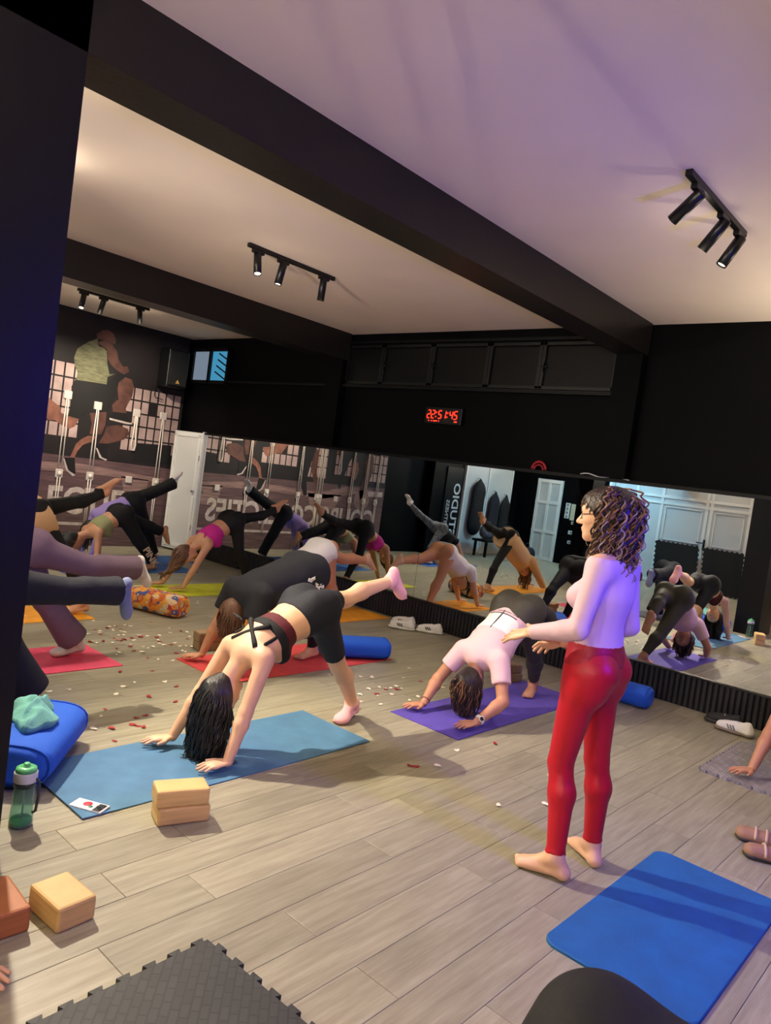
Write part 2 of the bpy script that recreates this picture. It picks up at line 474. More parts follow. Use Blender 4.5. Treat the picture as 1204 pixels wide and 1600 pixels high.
# red coil and white cable lying on the mirror's top ledge
mb = MB(); mb.tube([(-3.70+.075*math.cos(a), YM-.02, 1.85+.075*max(0, math.sin(a))) for a in [math.pi*i/14 for i in range(15)]], .014, 8)
mb.tube([(-3.70+.05*math.cos(a), YM-.022, 1.845+.05*max(0, math.sin(a))) for a in [math.pi*i/14 for i in range(15)]], .010, 8)
tag(mb.build('cable_coil', mat('red cable', (150, 24, 36), .5)), 'red looped cable hung over the top edge of the mirror', 'cable')
mb = MB(); mb.tube([(-3.25+.04*i, YM-.025, 1.853+.012*math.sin(i*.9)) for i in range(13)], .006, 6)
tag(mb.build('white_cable', M_WHITE), 'thin white cable lying along the top of the mirror', 'cable')

# ---- mural: one printed sheet with flat printed shapes, text and grids
M_MUR = mat('mural print', (26, 19, 21), .7, var=.35, vscale=3)
mural = MB().box((XW+.004, (1.50+6.38)/2, ZC/2+.01), (.008, 6.38-1.50, ZC-.04)).build('wall_mural', M_MUR)
tag(mural, 'large gym mural with jumping athletes and big white lettering on the far wall', 'mural')
def flat(name, pts, m, lay, par=None):
    x0 = XW+.008; x1 = x0+.0012*lay
    mb = MB(); n = len(pts)
    V = [(x1, y, z) for y, z in pts]
    me = bpy.data.meshes.new(name); me.from_pydata(V, [], [tuple(range(n))]); me.materials.append(m); me.update()
    return link(name, me, par or mural)
M_MFLOOR = mat('mural floor tone', (98, 74, 76), .7, var=.4, vscale=6, stretch=(1, .5, 9))
M_MLIGHT = mat('mural window tone', (178, 153, 148), .7, var=.2, vscale=5)
M_MDARK = mat('mural dark tone', (15, 12, 14), .7)
M_MSKIN = mat('mural skin tone', (132, 86, 70), .7, var=.4, vscale=7)
M_MSKIN2 = mat('mural dark skin tone', (88, 56, 48), .7, var=.4, vscale=7)
M_MTANK = mat('mural olive tone', (104, 103, 76), .7, var=.35, vscale=9, stretch=(1, 1, 4))
M_MTEXT = mat('mural letter print', (196, 182, 176), .7, var=.25, vscale=14)
M_MSTREAK = mat('mural streak tone', (140, 112, 108), .7, var=.4, vscale=8, stretch=(1, .4, 7))
flat('printed_floor', [(1.5, .0), (6.38, .0), (6.38, 1.22), (1.5, 1.30)], M_MFLOOR, 1)
flat('printed_streak', [(1.6, 1.22), (2.6, 1.26), (3.3, 1.10), (4.9, 1.16), (6.2, 1.06), (6.2, 1.0), (4.8, 1.04), (3.2, .98), (2.4, 1.12)], M_MSTREAK, 2)
flat('printed_streak', [(5.5, 1.04), (5.95, 1.02), (5.9, .72), (5.6, .70)], M_MSTREAK, 2)
flat('printed_streak', [(2.7, 1.08), (3.6, 1.06), (3.5, .80), (2.9, .78)], M_MSTREAK, 2)
for (y0, y1, z0, z1, ny, nz) in ((5.42, 6.34, 1.42, 2.36, 7, 5), (3.95, 4.78, 1.50, 2.52, 6, 5), (3.2, 3.85, 1.35, 2.4, 5, 5), (2.55, 3.0, 1.45, 2.45, 4, 5), (1.52, 2.15, 1.40, 2.5, 5, 6)):
    for iy in range(ny):
        for iz in range(nz):
            if rnd.random() < .04: continue
            ya = y0+(y1-y0)*iy/ny+.012; yb = y0+(y1-y0)*(iy+1)/ny-.012
            za = z0+(z1-z0)*iz/nz+.012; zb = z0+(z1-z0)*(iz+1)/nz-.012
            flat('printed_pane', [(ya, za), (yb, za), (yb, zb), (ya, zb)], M_MLIGHT, 2)
flat('printed_arm', [(4.909, 2.865), (5.019, 2.927), (5.123, 2.894), (5.215, 2.801), (5.249, 2.695), (5.321, 2.614), (5.401, 2.630), (5.432, 2.559), (5.355, 2.506), (5.248, 2.542), (5.150, 2.598), (5.080, 2.678), (5.053, 2.813)], M_MSKIN2, 4)
flat('printed_shorts', [(4.669, 2.319), (5.121, 2.347), (5.272, 2.509), (5.398, 2.495), (5.321, 2.288), (5.240, 2.121), (5.181, 1.940), (4.912, 1.879), (4.753, 1.771), (4.612, 1.778), (4.643, 1.984), (4.618, 2.199)], M_MDARK, 4)
flat('printed_tank_top', [(4.902, 2.919), (4.777, 2.844), (4.640, 2.723), (4.609, 2.598), (4.630, 2.493), (4.678, 2.403), (4.672, 2.301), (4.879, 2.312), (5.114, 2.318), (5.112, 2.421), (5.224, 2.490), (5.136, 2.467), (5.089, 2.605), (5.057, 2.777), (5.013, 2.814), (4.935, 2.815)], M_MTANK, 5)
flat('printed_head', [(4.885, 2.980), (4.946, 3.040), (5.041, 3.072), (5.124, 3.045), (5.174, 2.963), (5.173, 2.896), (5.101, 2.908), (5.019, 2.927), (4.902, 2.919)], M_MSKIN2, 5)
flat('printed_leg', [(5.289, 2.378), (5.380, 2.472), (5.487, 2.454), (5.533, 2.346), (5.519, 2.207), (5.462, 2.080), (5.425, 1.958), (5.303, 1.940), (5.317, 2.153), (5.281, 2.281)], M_MSKIN2, 5)
flat('printed_shoe', [(5.212, 1.858), (5.261, 1.952), (5.446, 1.961), (5.545, 1.840), (5.655, 1.816), (5.487, 1.802)], M_MDARK, 6)
flat('printed_sole', [(5.212, 1.858), (5.483, 1.835), (5.568, 1.833), (5.570, 1.814), (5.476, 1.806), (5.219, 1.831)], M_MTEXT, 7)
flat('printed_leg', [(4.610, 1.796), (4.772, 1.774), (4.728, 1.666), (4.658, 1.623), (4.562, 1.652), (4.275, 1.799), (4.262, 1.922), (4.449, 1.844)], M_MSKIN, 5)
flat('printed_leg', [(4.910, 1.898), (5.162, 1.937), (5.165, 1.747), (5.122, 1.607), (4.948, 1.584), (4.968, 1.738)], M_MSKIN2, 3)
flat('printed_leg', [(4.931, 1.563), (5.067, 1.572), (4.999, 1.487), (4.870, 1.424), (4.805, 1.332), (4.774, 1.236), (4.712, 1.238), (4.774, 1.431), (4.842, 1.505)], M_MSKIN, 4)
flat('printed_shoe', [(4.630, 1.220), (4.778, 1.236), (4.813, 1.025), (4.779, 0.984), (4.640, 1.138)], M_MDARK, 5)
flat('printed_sole', [(4.613, 1.209), (4.635, 1.211), (4.706, 1.052), (4.816, 0.997), (4.781, 0.975), (4.678, 1.049)], M_MTEXT, 6)
flat('printed_leg', [(5.187, 1.731), (5.365, 1.775), (5.516, 1.738), (5.547, 1.664), (5.474, 1.576), (5.238, 1.488), (5.098, 1.480), (5.162, 1.613)], M_MSKIN2, 4)
flat('printed_shoe', [(5.060, 1.466), (5.230, 1.468), (5.246, 1.258), (5.206, 1.254), (5.092, 1.366)], M_MDARK, 5)
flat('printed_sole', [(5.063, 1.410), (5.088, 1.403), (5.162, 1.287), (5.256, 1.259), (5.228, 1.241), (5.133, 1.275)], M_MTEXT, 6)
flat('printed_torso', [(5.300, 2.131), (5.431, 2.076), (5.466, 1.965), (5.268, 1.896), (5.229, 2.043)], M_MSKIN2, 3)
flat('printed_shade', [(5.690, 1.554), (6.270, 1.584), (6.264, 1.284), (5.639, 1.280)], M_MDARK, 3)
flat('printed_body', [(3.550, 2.600), (3.750, 2.750), (3.950, 2.600), (3.980, 2.200), (3.900, 1.800), (3.850, 1.500), (3.800, 1.200), (3.700, 1.000), (3.620, 1.020), (3.680, 1.300), (3.620, 1.600), (3.550, 1.850), (3.500, 2.200)], M_MDARK, 4)
flat('printed_head', [(3.680, 2.750), (3.820, 2.750), (3.860, 2.900), (3.760, 3.000), (3.660, 2.900)], M_MDARK, 4)
flat('printed_leg', [(3.550, 1.900), (3.620, 1.550), (3.520, 1.320), (3.440, 1.200), (3.400, 1.280), (3.460, 1.500), (3.450, 1.850)], M_MSKIN2, 4)
flat('printed_body', [(2.350, 2.300), (2.500, 2.600), (2.800, 2.650), (2.950, 2.300), (2.900, 1.900), (2.820, 1.600), (2.880, 1.300), (2.800, 1.180), (2.700, 1.500), (2.620, 1.750), (2.500, 1.900)], M_MDARK, 4)
flat('printed_arm', [(2.900, 2.500), (3.020, 2.200), (2.980, 1.900), (2.880, 1.750), (2.840, 1.820), (2.920, 2.000), (2.900, 2.250), (2.800, 2.450)], M_MSKIN2, 5)
flat('printed_head', [(2.550, 2.650), (2.720, 2.680), (2.740, 2.840), (2.640, 2.920), (2.540, 2.820)], M_MSKIN2, 4)
flat('printed_leg', [(2.380, 1.750), (2.550, 1.750), (2.580, 1.500), (2.480, 1.360), (2.400, 1.420), (2.340, 1.600)], M_MSKIN, 5)
flat('printed_ball', [(2.370, 1.020), (2.348, 1.108), (2.285, 1.178), (2.196, 1.216), (2.097, 1.214), (2.009, 1.173), (1.949, 1.101), (1.930, 1.013), (1.956, 0.926), (2.021, 0.858), (2.112, 0.823), (2.211, 0.828), (2.297, 0.871), (2.354, 0.945)], M_MSTREAK, 4)
flat('printed_body', [(1.950, 1.900), (2.100, 2.000), (2.200, 1.800), (2.150, 1.500), (2.250, 1.200), (2.200, 1.000), (2.100, 1.150), (2.000, 1.400), (1.920, 1.600)], M_MSKIN2, 4)
flat('printed_mat', [(1.550, 1.220), (2.000, 1.200), (2.000, 1.100), (1.550, 1.120)], M_MTEXT, 3)
flat('printed_leg', [(4.150, 2.100), (4.500, 1.900), (4.550, 1.720), (4.350, 1.700), (4.250, 1.850), (3.950, 2.000)], M_MSKIN, 4)
TXT = text_mesh('lettering', 'COURS COLLECTIFS', .52, frame_matrix((XW+.0125, 1.72, .46), (0, 1, 0), (0, 0, 1)), M_MTEXT, mural, .001, .014, xscale=.86)
flat('printed_line', [(2.2, .33), (6.2, .33), (6.2, .29), (2.2, .29)], M_MTEXT, 4)

# ---- white pulley ropes screwed to the mural wall
M_ROPE = mat('white rope', (225, 216, 205), .7, bump=.3, bscale=200)
M_PLATE = mat('white rope plate', (214, 204, 196), .5)
ROPES = [(1.75, 2.06, 1), (2.10, 2.04, 1), (2.50, 2.06, 1), (2.88, 2.03, 0), (3.30, 2.02, 1), (3.38, 2.04, 1), (3.85, 2.05, 1), (4.58, 2.08, 1), (5.02, 2.00, 1), (5.62, 1.99, 0), (6.06, 2.01, 1)]
rn = ['first', 'second', 'third', 'fourth', 'fifth', 'sixth', 'seventh', 'eighth', 'ninth', 'tenth', 'eleventh']
for i, (y, zt, full) in enumerate(ROPES):
    e = empty('wall_rope', (XW, y, .3 if full else 1.4), ('white pulley rope on the mural wall, %s from the left end' % rn[i]) if full else 'short white rope loop on the mural wall, %s from the left end' % rn[i], 'rope', 'white ropes fixed along the mural wall')
    xx = XW+.03
    MB().box((XW+.02, y, zt), (.03, .11, .11), bev=.008).build('plate', M_PLATE, e)
    if full:
        mb = MB()
        for s in (-1, 1): mb.tube([(xx, y+s*.012, zt-.05), (xx, y+s*.022, zt-.5), (xx, y+s*.026, 1.06)], .0085, 6)
        mb.build('cord', M_ROPE, e)
        MB().box((XW+.02, y, 1.0), (.03, .10, .12), bev=.01).build('plate', M_PLATE, e)
        MB().lathe([(.0, 0), (.032, 0), (.032, .012), (0, .014)], (XW+.036, y, 1.0), 12, Matrix.Rotation(math.pi/2, 3, 'Y')).build('pulley', M_ROPE, e)
        mb = MB()
        for s in (-1, 1): mb.tube([(xx, y+s*.020, .95), (xx, y+s*.014, .6), (xx, y+s*.012, .30)], .0085, 6)
        mb.build('cord', M_ROPE, e)
    else:
        lp = [(xx, y-.012, zt-.05), (xx, y-.02, zt-.3), (xx, y-.035, zt-.48), (xx, y-.02, zt-.55), (xx, y+.02, zt-.55), (xx, y+.035, zt-.48), (xx, y+.02, zt-.3), (xx, y+.012, zt-.05)]
        MB().tube(lp, .011, 8).build('cord', M_ROPE, e)
        MB().box((XW+.02, y, 1.0), (.03, .10, .10), bev=.01).build('plate', M_PLATE, e)
# loudspeaker high on the mural wall
sp = empty('wall_speaker', (XW, 6.02, 2.42), 'black loudspeaker hung high on the mural wall near the corner', 'speaker')
MB().box((XW+.20, 6.02, 2.72), (.28, .34, .56), bev=.02).build('cabinet', M_BLACKMETAL, sp)
MB().box((XW+.345, 6.02, 2.72), (.012, .30, .50), bev=.005).build('grille', mat('speaker grille', (12, 12, 14), .8, bump=.5, bscale=300), sp)
MB().box((XW+.04, 6.02, 2.72), (.08, .06, .20)).build('bracket', M_BLACKMETAL, sp)
mb = MB(); mb.add([(XW+.353, 5.985, 2.50), (XW+.353, 6.055, 2.50), (XW+.353, 6.02, 2.56)], [(0, 1, 2)]); mb.build('badge', mat('brass badge', (190, 150, 80), .4), sp)
mb = MB(); mb.tube([(XW+.05, 5.86, 2.44), (XW+.05, 5.85, 2.30), (XW+.06, 5.88, 2.26), (XW+.06, 6.0, 2.25)], .006, 6); mb.build('cable', M_BLACKMETAL, sp)

# ---- ceiling spot tracks
def track(x, ys, label, heads, power, y0, y1, tint=WARM):
    e = empty('spot_track', (x, (y0+y1)/2, ZC), label, 'spotlight', 'black ceiling spot tracks')
    MB().box((x, (y0+y1)/2, ZC-.016), (.035, y1-y0, .032), bev=.003).build('rail', M_BLACKMETAL, e)
    for y, d, p, *an in heads:
        d = Vector(d).normalized()
        piv = Vector((x, y, ZC-.085))
        h = MB().box((x, y, ZC-.045), (.034, .11, .028), bev=.004).tube([(x, y, ZC-.05), tuple(piv)], .009, 8).build('adapter', M_BLACKMETAL, e)
        R = d.to_track_quat('Z', 'Y').to_matrix()
        a = piv - d*.035; L = .185
        can = MB().lathe([(.0, 0), (.026, 0), (.031, .006), (.031, L), (.027, L), (.025, L-.012), (0, L-.012)], a, 20, R).build('lamp_head', M_BLACKMETAL, e)
        MB().lathe([(0, 0), (.0245, 0), (.0245, .002), (0, .002)], a+d*(L-.010), 18, R).build('lens', M_LENS if p > .25 else M_LENSDIM, can)
        lamp('SPOT', 'spot_beam', a+d*(L+.01), tint, power*p, d, .03, an[0] if an else 88, .75, e)
        lamp('POINT', 'spot_spill', a+d*(L+.06), tint, P_SPILL*p, None, .05, parent=e)
track(-4.87, None, 'spot track in the middle of the ceiling, lit head tilted to the left', [(3.60, (.3, -.1, -.9), .55), (3.86, (-.05, -.15, -1), .30), (4.32, (-.1, .05, -1), .30)], P_SPOT_MID, 3.50, 4.44)
track(-1.47, None, 'spot track on the near ceiling to the right, three tilted heads', [(3.66, (-.95, .25, -.7), .1), (4.06, (-.85, .05, -1.15), .9, 60), (4.34, (-.45, -.25, -1), .15)], P_SPOT_NEAR, 3.52, 4.42)
track(-8.60, None, 'spot track on the far ceiling behind the second beam', [(3.98, (.3, -.25, -1), .7), (4.22, (-.8, .15, -.95), 1.0), (4.7, (-.9, .6, -.9), .7)], P_SPOT_FAR, 3.90, 4.82)
track(-4.87, None, 'spot track in the middle bay behind the dark pillar', [(1.0, (.1, .2, -1), .3), (1.45, (.5, .6, -1), .2), (1.80, (1.1, .34, -1), 4.2, 80)], P_SPOT_MID, .92, 1.9)
track(-1.47, None, 'spot track overhead above the photographer', [(.6, (-.2, .3, -1), .1), (1.05, (-.3, .3, -1), .12), (1.45, (-.3, .3, -1), .1)], P_SPOT_NEAR, .5, 1.5)
track(-8.60, None, 'spot track in the far bay hidden by the pillar', [(.6, (.1, .2, -1), .7), (1.2, (.3, .3, -1), .7)], P_SPOT_FAR, .4, 1.4)

# ---- uplighters added to brighten the ceiling, high on the wall opposite the mirror
for x, k, lb in ((-8.6, .3, 'added fill light on the wall above the narrow white door'), (-5.0, .3, 'added fill light on the wall above the wide white door'), (-1.6, .8, 'added fill light on the wall behind the photographer'), (1.2, .8, 'added fill light in the corner behind the photographer')):
    e = empty('uplighter', (x, YB, 2.45), lb, 'lamp', 'added wall fill lights')
    MB().box((x, YB+.05, 2.50), (.30, .10, .10), bev=.01).build('housing', M_BLACKMETAL, e)
    MB().box((x, YB+.055, 2.553), (.26, .07, .004)).build('lens', M_LENS, e)
    lamp('AREA', 'uplight', (x, YB+.06, 2.57), WARM, P_WALL_FILL*k, (0, .55, .8), (.26, .08), parent=e)

# ---- floor-standing uplighters added out of view to brighten the ceiling
for x, y, k, lb in ((-3.22, .22, .80, 'added standing fill light tucked behind the dark pillar'), (-.2, -1.0, 1.1, 'added standing fill light behind the photographer'), (-.1, 5.95, 1.5, 'added standing fill light by the right-hand wall')):
    e = empty('torchiere', (x, y, 0), lb, 'lamp', 'added standing fill lights')
    MB().lathe([(0, 0), (.13, 0), (.13, .015), (.02, .03), (0, .03)], (x, y, 0), 24).build('base', M_BLACKMETAL, e)
    MB().tube([(x, y, .02), (x, y, 1.62)], .011, 10).build('pole', M_BLACKMETAL, e)
    MB().lathe([(0, 0), (.03, 0), (.12, .10), (.13, .13), (.122, .13), (.025, .02), (0, .02)], (x, y, 1.60), 24).build('bowl', M_BLACKMETAL, e)
    MB().lathe([(0, 0), (.10, 0), (.10, .004), (0, .004)], (x, y, 1.69), 20).build('lens', M_LENS, e)
    lamp('SPOT', 'uplight', (x, y, 1.76), WARM, P_STAND_FILL*k, (0, 0, 1), .08, 150, 1.0, e)
    if x < -3:   # added tilted spot without a head, fills the middle ceiling
        lamp('SPOT', 'uplight_tilted', (x, y, 1.80), WARM, P_STAND_FILL*1.15, (-1.6, 4.4, 1.42), .06, 48, 1.0, e)

# ---- blue stage lamp on a tripod, just right of the picture
bl = empty('stage_lamp', (.35, 3.0, 0), 'black stage lamp on a tripod giving off blue light', 'lamp')
bp0 = Vector((.35, 3.0, 1.90)); bd = Vector((-1.7, -.1, -.62)).normalized(); Rb = bd.to_track_quat('Z', 'Y').to_matrix()
MB().lathe([(0, 0), (.06, 0), (.10, .05), (.11, .20), (.10, .20), (.095, .18), (0, .18)], bp0, 24, Rb).build('can', M_BLACKMETAL, bl)
MB().lathe([(0, 0), (.094, 0), (.094, .003), (0, .003)], bp0+bd*.185, 24, Rb).build('lens', emit('blue led lens', (40, 30, 255), 8), bl)
MB().tube([(.42, 3.0, .55), (.42, 3.0, 1.80), (.38, 3.0, 1.88)], .014, 10).build('pole', M_BLACKMETAL, bl)
for k in range(3):
    a_ = 2*math.pi*k/3+.4
    MB().tube([(.42, 3.0, .75), (.42+.42*math.cos(a_), 3.0+.42*math.sin(a_), .012)], .011, 8).build('leg', M_BLACKMETAL, bl)
lamp('SPOT', 'blue_beam', bp0+bd*.22, BLUE, P_BLUE, bd, .09, 168, .7, bl)
# cool light panel on the ceiling of the entrance side
cp = empty('ceiling_panel_light', (-7.0, -2.3, ZC), 'cool white ceiling light panel above the entrance doors', 'light')
MB().box((-7.0, -2.3, ZC-.03), (1.26, .66, .05), bev=.006).build('frame', M_BLACKMETAL, cp)
MB().box((-7.0, -2.3, ZC-.058), (1.18, .58, .006)).build('diffuser', emit('cool panel', (190, 235, 255), 6), cp)
lamp('AREA', 'panel_light', (-7.0, -2.3, ZC-.075), COOL, P_COOL, (0, 0, -1), (1.1, .5), parent=cp)

# ---- entrance side (seen in the mirror)
M_DOORW = mat('painted white door', (205, 208, 208), .5)
def panel_door(n, x0, x1, z1, label, rails, y=YB, handle=None):
    d = struct('door_%d' % n, MB().box(((x0+x1)/2, y+.02, z1/2), (x1-x0, .04, z1)), M_DOORW); d['label'] = label
    mb = MB()
    for xx in (x0+.04, x1-.04, (x0+x1)/2): mb.box((xx, y+.05, z1/2), (.07, .02, z1))
    for zz in rails: mb.box(((x0+x1)/2, y+.048, zz), (x1-x0, .022, .07))
    mb.build('moulding', mat('white moulding', (236, 236, 232), .4), d)
    if handle is not None:
        MB().box((handle, y+.07, 1.0), (.04, .015, .22)).tube([(handle, y+.075, 1.05), (handle, y+.12, 1.05), (handle+.13, y+.12, 1.05)], .010, 8).build('handle', M_BLACKMETAL, d)
    return d
panel_door(2, -9.5, -8.8, 2.03, 'narrow white panelled door beside the light switches', (.05, .72, 1.45, 1.98))
dd = struct('door_3', MB().box((-6.0, YB+.02, 1.25), (3.2, .04, 2.5)), M_DOORW); dd['label'] = 'wide white double door with top lights on the entrance wall'
mb = MB()
for xx in (-7.57, -6.9, -6.3, -5.32, -5.22, -4.45): mb.box((xx, YB+.05, 1.25), (.06, .02, 2.5))
for zz in (.06, 1.82, 1.96, 2.45): mb.box((-6.0, YB+.048, zz), (3.2, .022, .06))
mb.build('moulding', mat('white moulding', (236, 236, 232), .4), dd)
for a, b in ((-6.25, -5.36), (-5.18, -4.5)):
    mb = MB()
    for xx in (a+.05, b-.05): mb.box((xx, YB+.055, 1.38), (.02, .012, .74))
    for zz in (1.02, 1.74): mb.box(((a+b)/2, YB+.055, zz), (b-a-.1, .012, .02))
    mb.build('door_panel', mat('white moulding', (236, 236, 232), .4), dd)
MB().box((-5.27, YB+.08, 1.02), (.04, .015, .24)).tube([(-5.27, YB+.085, 1.06), (-5.27, YB+.13, 1.06), (-5.42, YB+.13, 1.06)], .011, 8).build('handle', M_BLACKMETAL, dd)
tag(MB().lathe([(0, 0), (.05, -.02), (.16, -.05), (.20, -.10), (.20, -.13), (.17, -.13), (0, -.10)], (-5.79, YB+.30, 2.35), 20).tube([(-5.79, YB+.04, 2.4), (-5.79, YB+.30, 2.4), (-5.79, YB+.30, 2.33)], .015, 8).build('wall_lamp', M_BLACKMETAL), 'black dome wall lamp over the wide white door', 'lamp')
# switch panels
for i, (x, z, w, h, c, lb) in enumerate(((-8.33, 1.30, .36, .40, (206, 200, 170), 'cream notice board on the black wall by the narrow white door'), (-8.60, 1.32, .12, .38, (215, 215, 212), 'white stacked switch strip beside the cream board'), (-8.28, 1.04, .34, .07, (215, 215, 212), 'row of white light switches under the cream board'), (-8.42, .80, .15, .09, (215, 215, 212), 'white double socket below the switch row'), (-8.42, .56, .12, .08, (200, 200, 200), 'lowest white socket on the black wall'))):
    e = empty('switch_panel', (x, YB, z-h/2), lb, 'switch', 'switches on the black wall')
    MB().box((x, YB+.012, z), (w, .024, h), bev=.005).build('plate', mat('switch plate %d' % i, c, .4), e)
    if i:
        nx = max(1, int(w/.08)); nz = max(1, int(h/.08))
        for a in range(nx):
            for b in range(nz):
                MB().box((x-w/2+w*(a+.5)/nx, YB+.027, z-h/2+h*(b+.5)/nz), (.045, .008, .045), bev=.003).build('rocker', mat('switch rocker', (120, 122, 124), .4), e)
# lit opening on the mural wall side with coats, and the studio sign
op = struct('door_4', MB().box((XW+.02, -2.24, 1.06), (.04, 2.06, 2.12)), M_DOORW); op['label'] = 'wide white panel with hanging coats at the left end of the mural wall'
mb = MB()
for yy in (-1.24, -2.2, -3.24): mb.box((XW+.05, yy, 1.06), (.02, .05, 2.12))
mb.build('moulding', mat('white moulding', (236, 236, 232), .4), op)
sg = empty('wall_sign', (XW, -.8, .35), 'vertical white studio lettering on the black wall', 'sign')
MB().box((XW+.012, -.85, 1.1), (.024, .62, 1.75)).build('board', M_BLACKWOOD, sg)
M_SIGN = mat('sign letters', (215, 218, 220), .5)
text_mesh('lettering', 'STUDIO', .34, frame_matrix((XW+.026, -.86, .40), (0, 0, 1), (0, -1, 0)), M_SIGN, sg, .002, .006)
text_mesh('lettering', 'FITNESS', .17, frame_matrix((XW+.026, -.64, .62), (0, 0, 1), (0, -1, 0)), M_SIGN, sg, .002, .001)
struct('wall_pilaster_3', MB().box((XW+.10, .12, ZC/2), (.20, .10, ZC)), M_BLACKWALL)
# ================================================================== PEOPLE: smooth-blended volumes, meshed in numpy
def V3(*a): return np.array(a, dtype=np.float64)
def unit(v):
    v = np.asarray(v, float); n = np.linalg.norm(v); return v / n if n > 1e-9 else v
def snets(F, o, h):
    S = F < 0
    c = np.zeros(tuple(n-1 for n in F.shape), np.int8)
    for i in (0, 1):
        for j in (0, 1):
            for k in (0, 1):
                c += S[i:F.shape[0]-1+i, j:F.shape[1]-1+j, k:F.shape[2]-1+k]
    ids = np.argwhere((c > 0) & (c < 8))
    if len(ids) == 0: return np.zeros((0, 3)), np.zeros((0, 4), int)
    P = np.zeros((len(ids), 3)); cnt = np.zeros(len(ids))
    I, J, K = ids.T
    for ax in range(3):
        for a in (0, 1):
            for b in (0, 1):
                d0 = [0, 0, 0]; oth = [q for q in range(3) if q != ax]; d0[oth[0]] = a; d0[oth[1]] = b
                d1 = list(d0); d1[ax] = 1
                f0 = F[I+d0[0], J+d0[1], K+d0[2]]; f1 = F[I+d1[0], J+d1[1], K+d1[2]]
                cr = (f0 < 0) != (f1 < 0)
                t = np.where(cr, f0/np.where(cr, f0-f1, 1), 0)
                w = cr.astype(float); cnt += w
                P[:, ax] += w*t
                P[:, oth[0]] += w*a; P[:, oth[1]] += w*b
    V = o + h*(ids + P/cnt[:, None])
    idx = np.full(c.shape, -1, np.int32); idx[I, J, K] = np.arange(len(ids))
    Q = []
    for ax in range(3):
        sl0 = [slice(None)]*3; sl1 = [slice(None)]*3
        sl0[ax] = slice(0, F.shape[ax]-1); sl1[ax] = slice(1, F.shape[ax])
        cr = S[tuple(sl0)] != S[tuple(sl1)]
        oth = [(ax+1) % 3, (ax+2) % 3]
        e = np.argwhere(cr)
        ok = (e[:, oth[0]] > 0) & (e[:, oth[1]] > 0) & (e[:, oth[0]] < F.shape[oth[0]]-1) & (e[:, oth[1]] < F.shape[oth[1]]-1)
        e = e[ok]
        u = np.zeros(3, int); u[oth[0]] = 1; v = np.zeros(3, int); v[oth[1]] = 1
        q = np.stack([idx[tuple((e-u-v).T)], idx[tuple((e-v).T)], idx[tuple(e.T)], idx[tuple((e-u).T)]], 1)
        s = S[tuple(e.T)]
        q[~s] = q[~s][:, ::-1]
        Q.append(q)
    return V, np.concatenate(Q)

class Prim:
    """tapered capsule, optionally flattened (side, q) and cut flat at its far end"""
    def __init__(s, name, a, b, ra, rb, k=.025, side=None, q=1.0, cut=False, cut0=False):
        s.name = name; s.a = np.asarray(a, float); s.b = np.asarray(b, float); s.ra = ra; s.rb = rb; s.k = k; s.q = q; s.cut = cut; s.cut0 = cut0
        ba = s.b - s.a; s.L = np.linalg.norm(ba)
        if s.L < 1e-6: ba = V3(0, 0, 1e-6); s.b = s.a + ba; s.L = 1e-6
        s.n = None
        if side is not None and q != 1.0: s.n = unit(np.cross(ba, side))
    def bounds(s, pad):
        r = max(s.ra, s.rb) + pad
        return np.minimum(s.a, s.b) - r, np.maximum(s.a, s.b) + r
    def ev(s, X, Y, Z, infl=0.0):
        ba = s.b - s.a
        px, py, pz = X - s.a[0], Y - s.a[1], Z - s.a[2]
        if s.n is not None:
            dn = (px*s.n[0] + py*s.n[1] + pz*s.n[2]) * (1/s.q - 1)
            px = px + dn*s.n[0]; py = py + dn*s.n[1]; pz = pz + dn*s.n[2]
        tr = (px*ba[0] + py*ba[1] + pz*ba[2]) / (s.L*s.L)
        t = np.clip(tr, 0, 1)
        d = np.sqrt((px - t*ba[0])**2 + (py - t*ba[1])**2 + (pz - t*ba[2])**2) - (s.ra + (s.rb - s.ra)*t) - infl
        if s.n is not None: d = d * (.5 + .5*s.q)
        if s.cut: d = np.maximum(d, (tr - 1)*s.L)
        if s.cut0: d = np.maximum(d, -tr*s.L)
        return d
    def part(s, t0, t1, grow=0.0, cut=True, cut0=False):
        ba = s.b - s.a
        side = np.cross(s.n, ba) if s.n is not None else None
        return Prim(s.name, s.a + ba*t0, s.a + ba*t1, s.ra + (s.rb-s.ra)*t0 + grow, s.ra + (s.rb-s.ra)*t1 + grow, s.k, side, s.q, cut, cut0)

